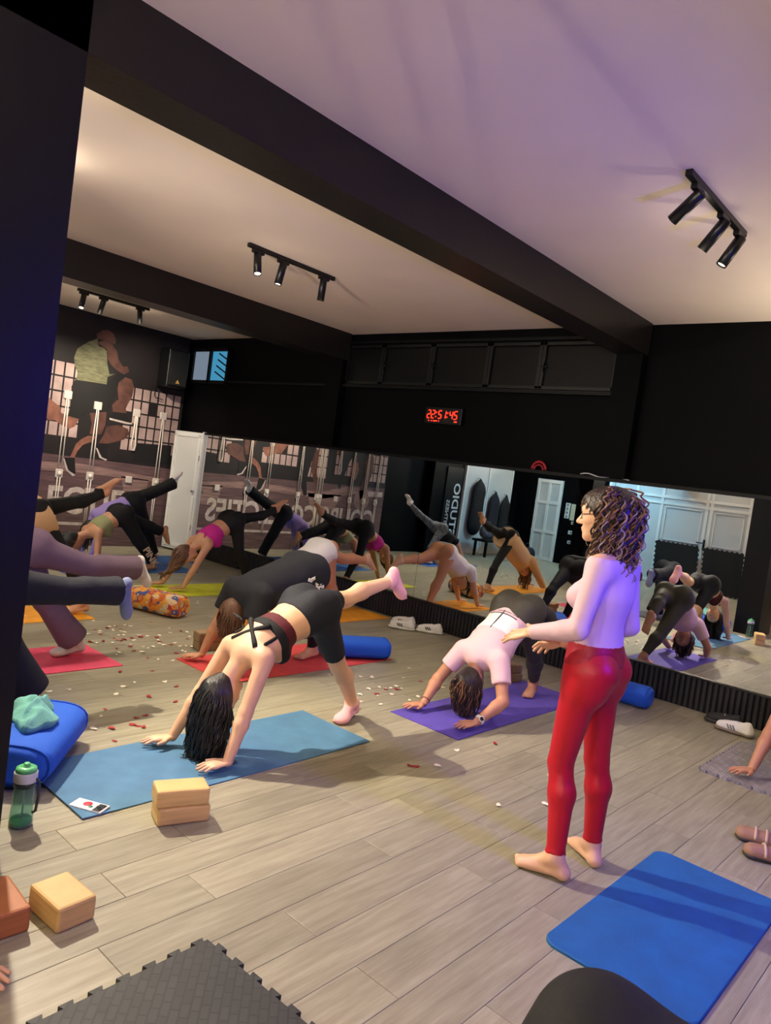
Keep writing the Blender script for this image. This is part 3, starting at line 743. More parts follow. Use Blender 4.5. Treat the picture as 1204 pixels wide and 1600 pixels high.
class Grid:
    def __init__(s, prims, h, pad=.05):
        lo = np.min([p.bounds(pad)[0] for p in prims], 0); hi = np.max([p.bounds(pad)[1] for p in prims], 0)
        s.o = lo; s.h = h; s.n = np.ceil((hi-lo)/h).astype(int) + 2
        s.ax = [(lo[i] + h*np.arange(s.n[i])).astype(np.float32) for i in range(3)]
    def full(s, v=.2): return np.full(tuple(s.n), v, np.float32)
    def sub(s, lo, hi):
        a = np.maximum(0, np.floor((lo - s.o)/s.h).astype(int)); b = np.minimum(s.n, np.ceil((hi - s.o)/s.h).astype(int)+1)
        return tuple(slice(int(a[i]), int(max(a[i], b[i]))) for i in range(3))
    def axes(s, sl):
        return s.ax[0][sl[0]][:, None, None], s.ax[1][sl[1]][None, :, None], s.ax[2][sl[2]][None, None, :]
    def union(s, F, prims, infl=0.0, smooth=True):
        for p in prims:
            k = p.k if smooth else 0.0
            sl = s.sub(*p.bounds(infl + k + 2.5*s.h + .012))
            d = p.ev(*s.axes(sl), infl)
            f = F[sl]
            if k > 0:
                hh = np.maximum(k - np.abs(f - d), 0)/k
                F[sl] = np.minimum(f, d) - hh*hh*k*.25
            else: F[sl] = np.minimum(f, d)
        return F
    def plane(s, p0, n):
        X, Y, Z = s.axes((slice(None),)*3); n = unit(n)
        return ((X-p0[0])*n[0] + (Y-p0[1])*n[1] + (Z-p0[2])*n[2]).astype(np.float32)
    def mesh(s, F): return snets(F, s.o, s.h)

def volume(prims, h, smooth=True):
    g = Grid(prims, h); return g.mesh(g.union(g.full(), prims, smooth=smooth))

def merge(parts):
    Vs, Qs, n = [], [], 0
    for V, Q in parts:
        if len(V): Vs.append(V); Qs.append(Q + n); n += len(V)
    return np.concatenate(Vs), np.concatenate(Qs)

def relax(V, Q, it=1, w=.5):
    for _ in range(it):
        A = np.zeros_like(V); c = np.zeros(len(V))
        for i in range(4):
            for j in (1, 3):
                np.add.at(A, Q[:, i], V[Q[:, (i+j) % 4]]); np.add.at(c, Q[:, i], 1)
        m = c > 0
        V = V.copy(); V[m] = V[m]*(1-w) + w*A[m]/c[m][:, None]
    return V, Q

def ik(a, c, l1, l2, pole):
    a, c = np.asarray(a, float), np.asarray(c, float)
    d = np.linalg.norm(c-a); u = unit(c-a)
    if d > (l1+l2)*.995: return a + (c-a)*l1/(l1+l2)
    x = (l1*l1 - l2*l2 + d*d)/(2*d); hgt = math.sqrt(max(0, l1*l1 - x*x))
    p = np.asarray(pole, float); p = unit(p - u*np.dot(p, u))
    return a + u*x + p*hgt

class Figure:
    def __init__(s, J, th=1.0, bust=1.0, hip=1.0, h=.009, hh=.0042, socks=()):
        """J: joint positions. pel, cho, lat (towards the figure's left), back; sh/el/wr/hd (hand direction)/hn (back of hand) and hp/kn/an/fd (foot direction)/fs (sole normal, pointing away from the leg) for L and R; head, hu (crown), hf (face)"""
        s.J = J; s.h = h; s.hh = hh; s.th = th
        B = []; pel, cho = J['pel'], J['cho']; lat = unit(J['lat']); t = unit(cho - pel); L = np.linalg.norm(cho-pel); back = unit(J['back'])
        s.t, s.lat, s.back, s.L = t, lat, back, L
        cv = J.get('curve', 0.0)
        def sp(f, o=0.0): return pel + t*L*f + back*(o + cv*math.sin(math.pi*min(1, max(0, f))))
        s.sp = sp
        B.append(Prim('pelvis', sp(.04), sp(.16), .150*hip*th, .140*hip*th, .03, lat, .72))
        B.append(Prim('belly', sp(.16), sp(.42), .134*th, .116*th, .05, lat, .74))
        B.append(Prim('ribs', sp(.42), sp(.74), .116*th, .134*th, .05, lat, .74))
        B.append(Prim('chest', sp(.74), sp(.88), .134*th, .118*th, .05, lat, .74))
        B.append(Prim('shoulders', cho+lat*.12, cho-lat*.12, .056*th, .056*th, .05))
        for sd, e in (('L', 1), ('R', -1)):
            B.append(Prim('glute', pel+lat*e*.075*hip + back*.045, pel+lat*e*.085*hip + back*.03 - t*.06, .092*hip*th, .088*hip*th, .04))
            if bust: B.append(Prim('bust', sp(.70)+lat*e*.072 - back*.075, sp(.68)+lat*e*.072 - back*.085, .060*bust, .056*bust, .03))
            sh, el, wr = J['sh'+sd], J['el'+sd], J['wr'+sd]
            B.append(Prim('trap', cho + t*.035, cho + (sh-cho)*.75 + t*.004, .042*th, .046*th, .045))
            B.append(Prim('uarm'+sd, sh, el, .049*th, .037*th, .03))
            mid = el + (wr-el)*.25
            B.append(Prim('farm0'+sd, el, mid, .036*th, .039*th, .02))
            B.append(Prim('farm1'+sd, mid, wr, .039*th, .0265, .02))
            hp, kn, an = J['hp'+sd], J['kn'+sd], J['an'+sd]
            B.append(Prim('thigh'+sd, hp, kn, .086*th*hip, .053*th, .045))
            shin = an - kn; bk = unit(np.cross(lat, unit(shin))); 
            if np.dot(bk, -np.asarray(J['fd'+sd])) < 0: bk = -bk
            cf = kn + shin*.32 + bk*.014
            B.append(Prim('calf0'+sd, kn, cf, .051*th, .053*th, .015))
            B.append(Prim('calf1'+sd, cf, an, .053*th, .034, .03))
        B.append(Prim('neck', cho + t*.02, J['head'] - unit(J['hu'])*.05 - unit(J['hf'])*.01, .056*th, .049, .03))
        s.B = B
        s.feet = {}; s.hands = {}; s.sock = {}
        for sd, e in (('L', 1), ('R', -1)):
            s.feet[sd] = s.foot(sd, e); s.hands[sd] = s.hand(sd, e)
            s.B += [p for p in s.feet[sd] if not p.name.startswith('toe')]
        s.headp = s.head_prims()
        s.grid = None
    def foot(s, sd, e):
        J = s.J; an = J['an'+sd]; d = unit(J['fd'+sd]); n = unit(J['fs'+sd])     # n: sole direction
        d = unit(d - n*np.dot(d, n)*.9) if abs(np.dot(d, n)) > .2 else d
        lat = unit(np.cross(d, n)) # to the figure's right or left; width axis
        heel = an - d*.045 + n*.052; ball = an + d*.125 + n*.062; toe = an + d*.155 + n*.064
        P = [Prim('heel'+sd, an, heel, .036, .030, .02), Prim('foot'+sd, heel + d*.02, ball, .033, .041, .02, lat, .62), Prim('instep'+sd, an + d*.01, an + d*.09 + n*.045, .034, .026, .03, lat, .8)]
        inner = unit(-np.asarray(s.lat)*e); inner = unit(lat*np.sign(np.dot(lat, inner)))
        for i, (off, ln, r) in enumerate(((.027, .052, .0125), (.010, .048, .0095), (-.004, .042, .009), (-.017, .036, .0085), (-.029, .028, .0085))):
            a = ball + inner*off - d*.01
            P.append(Prim('toe'+sd, a, a + d*ln + inner*off*.12 + n*.008, r+.002, r, .006))
        return P
    def hand(s, sd, e):
        J = s.J; wr = J['wr'+sd]; d = unit(J['hd'+sd]); n = unit(J['hn'+sd])     # n: back of the hand
        n = unit(n - d*np.dot(n, d)); sv = unit(np.cross(d, n)) # one side
        th = unit(J.get('thumb'+sd, -np.asarray(s.lat)*e)); sv = sv*np.sign(np.dot(sv, th) or 1)
        spread = J.get('spread', 1.0); curl = J.get('curl'+sd, .12)
        P = [Prim('palm', wr + d*.004, wr + d*.07, .027, .039, .012, sv, .42), Prim('palm', wr + d*.045 + sv*.012, wr + d*.078 + sv*.006, .026, .028, .012, sv, .5)]
        for off, l, r, an in ((.029, .066, .0086, .20), (.0095, .076, .0089, .06), (-.0095, .071, .0086, -.07), (-.027, .055, .0078, -.22)):
            dr = unit(d + sv*an*spread); b = wr + d*(.082 - abs(off)*.18) + sv*off
            m = b + dr*l*.5 + n*.003; tip = m + unit(dr - n*curl*2)*l*.5
            P += [Prim('finger', b - dr*.012, m, r+.0008, r*.95, .004), Prim('finger', m, tip, r*.95, r*.78, .003)]
        tb = wr + d*.022 + sv*.022; tm = tb + unit(d*.62 + sv*.78*max(.6, spread))*.042 - n*.003; tt = tm + unit(d*.85 + sv*.45*spread)*.036
        P += [Prim('thumb', tb, tm, .0135, .011, .008), Prim('thumb', tm, tt, .011, .0085, .003)]
        return P
    def hp(s, x, y, z):
        """head frame: x to the figure's left, y towards the face, z to the crown (metres)"""
        J = s.J; u = unit(J['hu']); f = unit(np.asarray(J['hf']) - u*np.dot(J['hf'], u)); l = np.cross(u, f)
        return np.asarray(J['head'], float) + l*x + f*y + u*z
    def head_prims(s):
        h = s.hp; lat = h(1, 0, 0) - h(0, 0, 0)
        P = [Prim('skull', h(0, -.022, .022), h(0, .020, .026), .082, .078, .02, lat, 1.0),
             Prim('skull', h(0, -.01, .04), h(0, .0, .0), .074, .074, .02),
             Prim('face', h(0, .028, .01), h(0, .040, -.055), .060, .046, .03),
             Prim('jaw', h(.035, .005, -.05), h(.012, .062, -.088), .030, .021, .025), Prim('jaw', h(-.035, .005, -.05), h(-.012, .062, -.088), .030, .021, .025),
             Prim('chin', h(0, .068, -.092), h(0, .070, -.096), .018, .017, .015),
             Prim('nose', h(0, .090, .004), h(0, .112, -.032), .008, .0115, .012), Prim('nose', h(.009, .098, -.036), h(-.009, .098, -.036), .0085, .0085, .008),
             Prim('brow', h(.040, .076, .020), h(-.040, .076, .020), .014, .014, .02),
             Prim('cheek', h(.036, .062, -.028), h(.034, .06, -.034), .022, .02, .03), Prim('cheek', h(-.036, .062, -.028), h(-.034, .06, -.034), .022, .02, .03),
             Prim('lip', h(.016, .086, -.058), h(-.016, .086, -.058), .0075, .0075, .008), Prim('lip', h(.013, .085, -.069), h(-.013, .085, -.069), .008, .008, .008),
             Prim('ear', h(.078, -.008, .012), h(.074, -.002, -.026), .014, .009, .008, lat, 1.0), Prim('ear', h(-.078, -.008, .012), h(-.074, -.002, -.026), .014, .009, .008)]
        return P
    def field(s):
        if s.grid is None:
            s.grid = Grid(s.B, s.h, .07); s.F = s.grid.union(s.grid.full(), s.B)
        return s.grid, s.F
    def body(s, name, label, skin, hands=('L', 'R'), feet=('L', 'R'), group=None):
        g, F = s.field()
        parts = [g.mesh(F)]
        for sd in hands:
            fa = [p for p in s.B if p.name == 'farm1'+sd][0].part(.55, 1.0, -.0012, False); fa.k = .02
            parts.append(volume([fa] + s.hands[sd], s.hh))
        for sd in feet:
            ft = [p for p in s.feet[sd]]
            parts.append(volume(ft, s.hh*1.15))
        nk = [p for p in s.B if p.name == 'neck'][0].part(.3, 1.0, -.001, False)
        hg = [nk] + s.headp; gg = Grid(hg, s.hh*1.1); FF = gg.union(gg.full(), hg)
        for e in (1, -1):                                   # eye sockets
            pr = Prim('socket', s.hp(.031*e, .098, -.002), s.hp(.033*e, .098, -.002), .016, .016)
            sl = gg.sub(*pr.bounds(.02)); d = -pr.ev(*gg.axes(sl)); k = .012
            f = FF[sl]; hh = np.maximum(k - np.abs(f-d), 0)/k; FF[sl] = np.maximum(f, d) + hh*hh*k*.25
        parts.append(gg.mesh(FF))
        V, Q = merge(parts)
        me = np_mesh(name, V, Q); me.materials.append(skin)
        s.o = link(name, me); tag(s.o, label, 'person', group)
        for e in (1, -1):
            mb = MB(); c = Vector(s.hp(.031*e, .0785, -.002)); R = Vector(s.hp(0, 1, 0) - s.hp(0, 0, 0)).to_track_quat('Z', 'Y').to_matrix()
            prof = [(.0115*math.sin(math.pi*i/8), -.0115*math.cos(math.pi*i/8)) for i in range(9)]
            eb = mb.lathe(prof, c, 10, R).build('eye', M_EYE, s.o)
            MB().lathe([(0, .0102), (.005, .0104), (.005, .0112), (0, .0118)], c, 10, R).build('iris', M_IRIS, eb)
            MB().tube([tuple(s.hp(e*x, y, z)) for x, y, z in ((.014, .092, .018), (.030, .090, .024), (.046, .080, .018))], [.0025, .004, .002], 6).build('eyebrow', M_BROW, s.o)
        MB().tube([tuple(s.hp(x, y, z)) for x, y, z in ((-.022, .083, -.0625), (-.008, .0925, -.0605), (.008, .0925, -.0605), (.022, .083, -.0625))], [.003, .0055, .0055, .003], 8).build('lips', M_LIP, s.o)
        return s.o
    def wear(s, name, m, regions, off=.004, clips=(), extra=(), label=None, smooth=2):
        """cloth following the body: body field + off, kept within the regions (name or (name, t0, t1)) and the clip planes"""
        g, F = s.field()
        reg = []
        for r in regions:
            nm, t0, t1 = (r, None, None) if isinstance(r, str) else r
            for p in s.B:
                if p.name == nm or (nm[-1] == '*' and p.name[:-1] == nm[:-1]):
                    reg.append(p if t0 is None else p.part(t0, t1, 0.0, t1 < 1, t0 > 0))
        R = g.union(g.full(), reg, .032, smooth=False)
        C = np.maximum(F - off, R)
        if extra: C = g.union(C, list(extra))
        for p0, n in clips: C = np.maximum(C, g.plane(p0, n))
        V, Q = g.mesh(C)
        if smooth: V, Q = relax(V, Q, smooth)
        me = np_mesh(name, V, Q); me.materials.append(m)
        o = link(name, me, s.o)
        if label: o['label'] = label
        return o
    def sock_on(s, sd, m, hgt=.75, off=.004):
        P = [Prim(p.name, p.a, p.b, p.ra+off, p.rb+off, .02, np.cross(p.n, p.b-p.a) if p.n is not None else None, p.q) for p in s.feet[sd] if not p.name.startswith('toe')]
        f = [p for p in s.feet[sd] if p.name == 'foot'+sd][0]; d = unit(s.J['fd'+sd])
        P.append(Prim('tip', f.b, f.b + d*.022 , .043, .036, .03, np.cross(f.n, f.b-f.a), .6))
        c = [p for p in s.B if p.name == 'calf1'+sd][0]
        P.append(c.part(hgt, 1.0, off, False, True))
        V, Q = volume(P, s.hh*1.2)
        me = np_mesh('sock', V, Q); me.materials.append(m)
        return link('sock', me, s.o)
    # ---- hair
    def cap(s, m, off=.010, front=.045, low=-.02, extra=(), name='hair', h=None):
        P = [Prim(p.name, p.a, p.b, p.ra+off, p.rb+off, .02) for p in s.headp if p.name == 'skull']
        P.append(Prim('nape', s.hp(0, -.055, .0), s.hp(0, -.045, -.05), .055+off*.5, .045, .04))
        g = Grid(P + list(extra), h or s.hh*1.25); F = g.union(g.full(), P)
        n = s.hp(0, .8, -.65) - s.hp(0, 0, 0)
        F = np.maximum(F, g.plane(s.hp(0, front, .03), n))
        F = np.maximum(F, g.plane(s.hp(0, 0, -.075), s.hp(0, .2, -1) - s.hp(0, 0, 0)))
        if extra: F = g.union(F, list(extra))
        V, Q = g.mesh(F)
        me = np_mesh(name, V, Q); me.materials.append(m)
        return link(name, me, s.o)
    def strands(s, m, n, length, seed=1, grav=(0, 0, -1), r=.006, wave=.006, turns=2.0, name='hair_strands', sel=None, lift=.02, floor=.012, parent=None, seg=14, pull=None, low=-.25, part=.0, sides=5, spread=.5):
        """strands that start on the scalp, slide over it under gravity and then hang"""
        rd = random.Random(seed); mb = MB(); gv = unit(grav)
        O = np.asarray(s.J['head'], float); A = [s.hp(1, 0, 0)-O, s.hp(0, 1, 0)-O, s.hp(0, 0, 1)-O]; c0 = s.hp(0, -.006, .022); ra = (.086, .104, .094)
        i = 0; guard = 0
        while i < n and guard < n*40:
            guard += 1
            th = rd.uniform(0, 2*math.pi); ph = math.asin(rd.uniform(low, 1))
            x, y, z = math.cos(th)*math.cos(ph), math.sin(th)*math.cos(ph), math.sin(ph)
            if y > .35 and z < .72: continue
            if sel and not sel(x, y, z): continue
            i += 1
            p = c0 + A[0]*x*ra[0] + A[1]*y*ra[1] + A[2]*z*ra[2]
            nrm = unit(A[0]*x/ra[0] + A[1]*y/ra[1] + A[2]*z/ra[2])
            tang = gv - nrm*np.dot(gv, nrm)
            vel = unit(unit(tang)*.9 + nrm*.35 + np.array([rd.uniform(-1, 1) for _ in range(3)])*spread*.4)
            L = length*rd.uniform(.72, 1.1); pts = []; ph0 = rd.uniform(0, 6.3); c = p.copy(); ex = lift*rd.uniform(.25, 1.0)
            wv = unit(np.cross(gv, V3(rd.uniform(-1, 1), rd.uniform(-1, 1), .3))); w2 = np.cross(gv, wv)
            for k in range(seg+1):
                t = k/seg; a = ph0 + turns*2*math.pi*t; am = wave*min(1, t*4)
                q = c + wv*math.cos(a)*am + w2*math.sin(a)*am
                if q[2] < floor: q[2] = floor + rd.uniform(0, .008)
                pts.append(tuple(q))
                vel = unit(vel*.8 + gv*.42 + (unit(np.asarray(pull)-c)*.55 if pull is not None else 0))
                c = c + vel*L/seg
                d = c - c0; lx, ly, lz = np.dot(d, A[0]), np.dot(d, A[1]), np.dot(d, A[2])
                e = 1 + ex/.09*min(1, .2+t*2)
                rho = math.sqrt((lx/ra[0])**2 + (ly/ra[1])**2 + (lz/ra[2])**2)
                if rho < e:
                    d2 = d*(e/max(rho, 1e-3)); c = c0 + d2
                if c[2] < floor: c[2] = floor; vel = unit(V3(rd.uniform(-1, 1), rd.uniform(-1, 1), 0))
            rr = [r*(.75+.25*min(1, k/seg*4))*(1 - .6*(k/seg)**2) for k in range(seg+1)]
            mb.tube(pts, rr, sides, caps=False)
        return mb.build(name, m, parent or s.o)

M_EYE = mat('eye white', (225, 220, 214), .25); M_IRIS = mat('iris', (58, 38, 26), .2); M_BROW = mat('eyebrow', (48, 34, 28), .8); M_LIP = mat('lips', (176, 96, 88), .45)
def skin(name, rgb): return mat(name, rgb, .5, var=.06, vscale=14, bump=.06, bscale=90)
SK_FAIR = skin('fair skin', (217, 170, 138)); SK_MID = skin('light brown skin', (200, 146, 110)); SK_TAN = skin('tan skin', (188, 132, 100))

def dog(X, sh, pel, wrL, wrR, stand, sk, sa, sfd, lk, la, lfd, lfs, head=None, hu=None, hf=None, hdL=(0, -1, 0), hdR=(0, -1, 0), shw=.155, hipw=.088, curve=0.01, two=False, tilt=0.0, **kw):
    """figure in a down-dog towards -Y, one leg raised behind (L is +X, nearer the camera). points as (y, z) in the plane X or full triples"""
    def p3(p, x=X): return V3(x, *p) if len(p) == 2 else V3(*p)
    J = {}; J['pel'] = p3(pel); J['cho'] = p3(sh); J['lat'] = V3(1, 0, tilt)
    t = unit(J['cho'] - J['pel']); J['back'] = unit(np.cross(t, V3(1, 0, 0)))
    if J['back'][2] < 0: J['back'] = -J['back']
    up = V3(0, 0, 1)
    for sd, e, wr, hd in (('L', 1, wrL, hdL), ('R', -1, wrR, hdR)):
        J['sh'+sd] = J['cho'] + V3(e*shw, 0, 0) + t*.015
        J['wr'+sd] = V3(*wr)
        J['el'+sd] = ik(J['sh'+sd], J['wr'+sd], .275, .245, V3(e*.6, .5, -.2))
        J['hd'+sd] = V3(*hd) + V3(0, 0, -.12); J['hn'+sd] = up
        J['hp'+sd] = J['pel'] + V3(e*hipw, 0, e*tilt*hipw) - t*.02
    o = 'R' if stand == 'L' else 'L'
    J['kn'+stand] = V3(*sk); J['an'+stand] = V3(*sa); J['fd'+stand] = V3(*sfd); J['fs'+stand] = V3(0, 0, -1)
    J['kn'+o] = V3(*lk); J['an'+o] = V3(*la); J['fd'+o] = V3(*lfd); J['fs'+o] = V3(*lfs)
    if head is None: head = J['cho'] + t*.10 - J['back']*.10
    J['head'] = p3(head) if len(head) == 2 else V3(*head)
    J['hu'] = V3(*hu) if hu is not None else unit(t - J['back']*.3)
    J['hf'] = V3(*hf) if hf is not None else unit(np.cross(V3(1, 0, 0), J['hu']))
    J['curve'] = curve
    return Figure(J, **kw)
# ================================================================== THE CLASS
def fab(name, rgb, rough=.75, bump=.35, bscale=22, **k): return mat(name, rgb, rough, bump=bump, bscale=bscale, spec=.3, **k)
F_BLACK = fab('black jersey', (22, 22, 25)); F_NAVY = fab('dark navy cloth', (27, 29, 40), .75, .8, 9); F_OLIVE = fab('dark olive leggings', (64, 61, 52), .6)
F_RED = fab('red shiny leggings', (176, 24, 40), .42, .15); F_LILAC = fab('pale pink long sleeve top', (212, 178, 190), .6, .25)
F_WINE = fab('wine red jersey', (84, 26, 38)); F_PINKSOCK = fab('pink sock', (232, 170, 176)); F_PINKTEE = fab('pale pink tee', (230, 190, 194), .75, .9, 9)
F_WHITE = fab('white top', (236, 232, 228)); F_PEACH = fab('peach leggings', (214, 152, 112), .6); F_MAG = fab('magenta bra', (196, 40, 140)); F_SAGE = fab('sage green bra', (150, 152, 106))
F_LAV = fab('lavender top', (168, 146, 214)); F_BEIGE = fab('beige sweatshirt', (204, 168, 128), .85, 1.0, 7); F_PURP = fab('dusty purple trousers', (112, 92, 108), .8, 1.0, 8)
F_GREYSOCK = fab('white sock', (214, 208, 208)); F_BLUESOCK = fab('grey blue sock', (120, 128, 160)); F_GREYLEG = fab('grey patterned leggings', (86, 90, 98), .7, .3, 22, var=.6, vscale=18)
H_BLACK = mat('black hair', (16, 13, 13), .38, bump=.7, bscale=90, stretch=(1, 1, .12), spec=.6); H_BROWN = mat('brown hair', (96, 64, 44), .45, bump=.7, bscale=90, stretch=(1, 1, .12)); H_ASH = mat('ash blond hair', (150, 130, 112), .45); H_DARK = mat('dark brown hair', (40, 27, 22), .42, bump=.7, bscale=90, stretch=(1, 1, .12)); H_BLOND = mat('blond hair ends', (176, 138, 88), .45); H_HONEY = mat('honey hair', (124, 84, 52), .45, bump=.7, bscale=90, stretch=(1, 1, .12))
LEG = [('pelvis', 0, .99), ('belly', 0, .5), 'glute', 'thigh*', 'calf0*', ('calf1*', 0, .9)]
UP = (0, 0, -1)

# ---- instructor standing in red leggings
fv = unit(V3(-.985, -.03, 0)); lv = V3(-fv[1], fv[0], 0)
J = dict(pel=V3(-1.345, 3.03, .885), cho=V3(-1.325, 3.03, 1.335), lat=lv, back=-fv, curve=-.015,
         shL=V3(-1.325, 3.03, 1.335)+lv*.155, shR=V3(-1.325, 3.03, 1.335)-lv*.155,
         elL=V3(-1.335, 2.80, 1.075), wrL=V3(-1.552, 2.815, 1.012), hdL=V3(-.86, .10, -.36), hnL=V3(-.25, -.45, .85), thumbL=V3(-.3, .8, .5),
         elR=V3(-1.30, 3.24, 1.07), wrR=V3(-1.545, 3.12, .945), hdR=V3(-.86, -.05, -.40), hnR=V3(-.3, .4, .85), thumbR=V3(-.3, -.8, .4), curlL=.10, curlR=.35, spread=1.7,
         hpL=V3(-1.345, 3.03, .87)+lv*.088, hpR=V3(-1.345, 3.03, .87)-lv*.088,
         knL=V3(-1.385, 2.935, .47), knR=V3(-1.315, 3.14, .47), anL=V3(-1.325, 2.893, .085), anR=V3(-1.285, 3.16, .085),
         fdL=V3(-.97, -.22, 0), fsL=V3(0, 0, -1), fdR=V3(-.80, .60, 0), fsR=V3(0, 0, -1),
         head=V3(-1.385, 3.005, 1.55), hu=V3(-.05, 0, 1), hf=V3(-.97, -.22, .05))
P = Figure(J, th=.96, bust=.86, h=.0075, hh=.0034)
o = P.body('person', 'standing woman in red leggings and pale pink long-sleeved top, curly hair', SK_FAIR)
P.wear('leggings', F_RED, [('pelvis', 0, .99), ('belly', 0, .45), 'glute', 'thigh*', 'calf0*', ('calf1*', 0, .93)], .004)
P.wear('waistband', fab('wine waistband', (150, 20, 38), .5), [('pelvis', .1, .99), ('belly', 0, .47)], .007)  # darker red layer paints the shadow lying on the waist
P.wear('long_sleeve_top', F_LILAC, [('belly', .12, 1), 'ribs', 'chest', 'shoulders', 'bust', 'trap', 'uarm*', 'farm0*', ('farm1*', 0, .97)], .006, [(P.sp(1.10), P.t)])
P.cap(H_DARK, .016, .052, extra=[Prim('mass', P.hp(0, -.05, .03), P.hp(0, -.075, -.10), .085, .075, .04), Prim('mass', P.hp(0, -.06, -.08), P.hp(0, -.085, -.19), .075, .045, .04)])
NF = lambda x, y, z: y < .02
P.strands(H_DARK, 230, .36, 3, r=.0062, wave=.010, turns=4.5, seg=30, lift=.045, name='curls', sel=NF)
P.strands(H_BROWN, 130, .36, 7, r=.0055, wave=.011, turns=4.5, seg=30, lift=.05, name='curls', sel=NF)
P.strands(H_HONEY, 70, .35, 8, r=.005, wave=.011, turns=4.5, seg=30, lift=.055, name='curls', sel=NF)
P.strands(H_ASH, 75, .35, 18, r=.0045, wave=.011, turns=4.5, seg=30, lift=.06, name='ash_curls', sel=NF)
P.strands(H_BLOND, 44, .31, 9, r=.005, wave=.011, turns=5, seg=30, lift=.02, name='blond_curls', sel=lambda x, y, z: -.35 < y < .10 and z < .2, pull=P.hp(.07, .055, -.30))
P.strands(H_HONEY, 30, .30, 19, r=.005, wave=.012, turns=5, seg=30, lift=.03, name='blond_curls', sel=lambda x, y, z: -.35 < y < .10 and z < .3, pull=P.hp(.09, .045, -.30))
P.strands(H_DARK, 120, .088, 11, r=.0045, wave=.002, name='fringe', sel=lambda x, y, z: z > .5 and y > .08, lift=.010, seg=9)
P.strands(H_BROWN, 40, .085, 12, r=.004, wave=.002, name='fringe', sel=lambda x, y, z: z > .5 and y > .08, lift=.014, seg=9)
mb = MB()
mb.tube([tuple(P.hp(.078, .0, .004)), tuple(P.hp(.074, .05, .003)), tuple(P.hp(.058, .086, .0))], .0017, 6)
for e in (1, -1): mb.tube([tuple(P.hp(e*.031+.020*math.cos(a), .099-.010*abs(math.cos(a)), -.004+.016*math.sin(a))) for a in [2*math.pi*i/12 for i in range(12)]], .0015, 5, closed=True)
mb.build('glasses', M_BLACKMETAL, o)

# ---- blue mat: crossed-strap bra, black shorts, pink socks
P = dog(-3.07, (2.54, .55), (2.94, .745), (-2.86, 2.32, .055), (-3.27, 2.26, .055), 'L', (-3.055, 3.235, .40), (-3.135, 3.50, .10), (.30, -.95, -.08), (-3.16, 3.34, .785), (-3.15, 3.73, .895), (0, .5, -.85), (0, .85, .5),
        head=(2.385, .335), hu=(0, -.62, -.78), hdL=(-.22, -1, 0), hdR=(-.42, -.9, 0), h=.0075, hh=.0036, hip=1.06)
o = P.body('person', 'woman with long black hair and crossed-strap bra on the light blue mat', SK_FAIR)
P.wear('shorts', F_NAVY, [('pelvis', 0, .99), ('belly', 0, .45), 'glute', ('thigh*', 0, .80)], .006)
P.wear('sports_bra', F_WINE, [('ribs', .18, 1), ('chest', 0, .2), 'bust'], .005, [(P.sp(.72), P.t)])
P.wear('bra_back', F_BLACK, [('ribs', .62, 1), ('chest', 0, .3), 'bust'], .0068, [(P.sp(.62), -P.t), (P.sp(.76), P.t)])
mb = MB()
for e in (1, -1):
    pts = []
    for i in range(7):
        u = i/6; pts.append(tuple(P.sp(.74+.30*u) + P.lat*e*(.085-.185*u) + P.back*(.106-.012*u-.034*u*u)))
    mb.tube(pts, .015, 8)
    mb.tube([tuple(P.sp(.76)+P.lat*e*.125+P.back*.05), tuple(P.sp(.93)+P.lat*e*.128+P.back*.062), tuple(P.sp(1.06)+P.lat*e*.115-P.back*.0), tuple(P.sp(.98)+P.lat*e*.11-P.back*.075)], .010, 8)
mb.build('crossed_straps', F_BLACK, o)
P.sock_on('L', F_PINKSOCK, .97); P.sock_on('R', F_PINKSOCK, .93)
P.cap(H_BLACK, .010, .05)
P.strands(H_BLACK, 260, .34, 21, r=.0058, wave=.006, turns=2, lift=.03)
P.strands(H_BLACK, 110, .40, 22, r=.004, wave=.012, turns=3, lift=.045, seg=18, spread=1.0)

# ---- purple mat: pink tee, olive leggings, watch
P = dog(-2.78, (4.40, .43), (4.79, .70), (-2.57, 4.11, .055), (-3.0, 4.09, .055), 'L', (-2.75, 5.09, .36), (-2.83, 5.29, .10), (.30, -.95, -.05), (-2.79, 5.15, .71), (-2.75, 5.44, .53), (.0, .25, -.97), (0, .97, .25),
        head=(4.30, .245), hu=(0, -.45, -.9), hdL=(-.30, -.95, 0), hdR=(-.40, -.92, 0), h=.0078, hh=.0038, hip=1.12, th=1.08)
o = P.body('person', 'woman in pale pink tee with short brown hair on the purple mat', SK_TAN)
P.wear('leggings', F_OLIVE, [('pelvis', 0, .99), ('belly', 0, .25), 'glute', 'thigh*', 'calf0*', ('calf1*', 0, .80)], .005)
ex = [Prim('loose', P.sp(.25)-P.back*.02, P.sp(.85)-P.back*.03, .135, .150, .04, P.lat, .82)]
ex += [p.part(0, .55, .016) for p in P.B if p.name.startswith('uarm')]
P.wear('tee_shirt', F_PINKTEE, [('belly', .1, 1), 'ribs', 'chest', 'shoulders', 'bust', 'trap', ('uarm*', 0, .55)], .010, [(P.sp(.17), -P.t)], ex)
P.wear('back_panel', F_WHITE, [('belly', .3, 1), ('ribs', 0, .7)], .017, [(P.sp(.30), -P.t), (P.sp(.68), P.t), (P.sp(.5)+P.back*.02, -P.back)], ex and [Prim('loose', P.sp(.30)-P.back*.015, P.sp(.64)-P.back*.02, .139, .150, .03, P.lat, .83)])
mb = MB(); mb.tube([tuple(P.sp(f)+P.back*.121) for f in (.20, .3, .45, .6, .68)], .005, 6)
for f in (.22, .27, .32): mb.tube([tuple(P.sp(f)+P.lat*x+P.back*(.122-2.6*x*x)) for x in (-.11, -.08, -.04, 0, .04, .08, .11)], .0045, 6)
mb.build('back_seams', F_OLIVE, o)
P.cap(H_DARK, .014, .05)
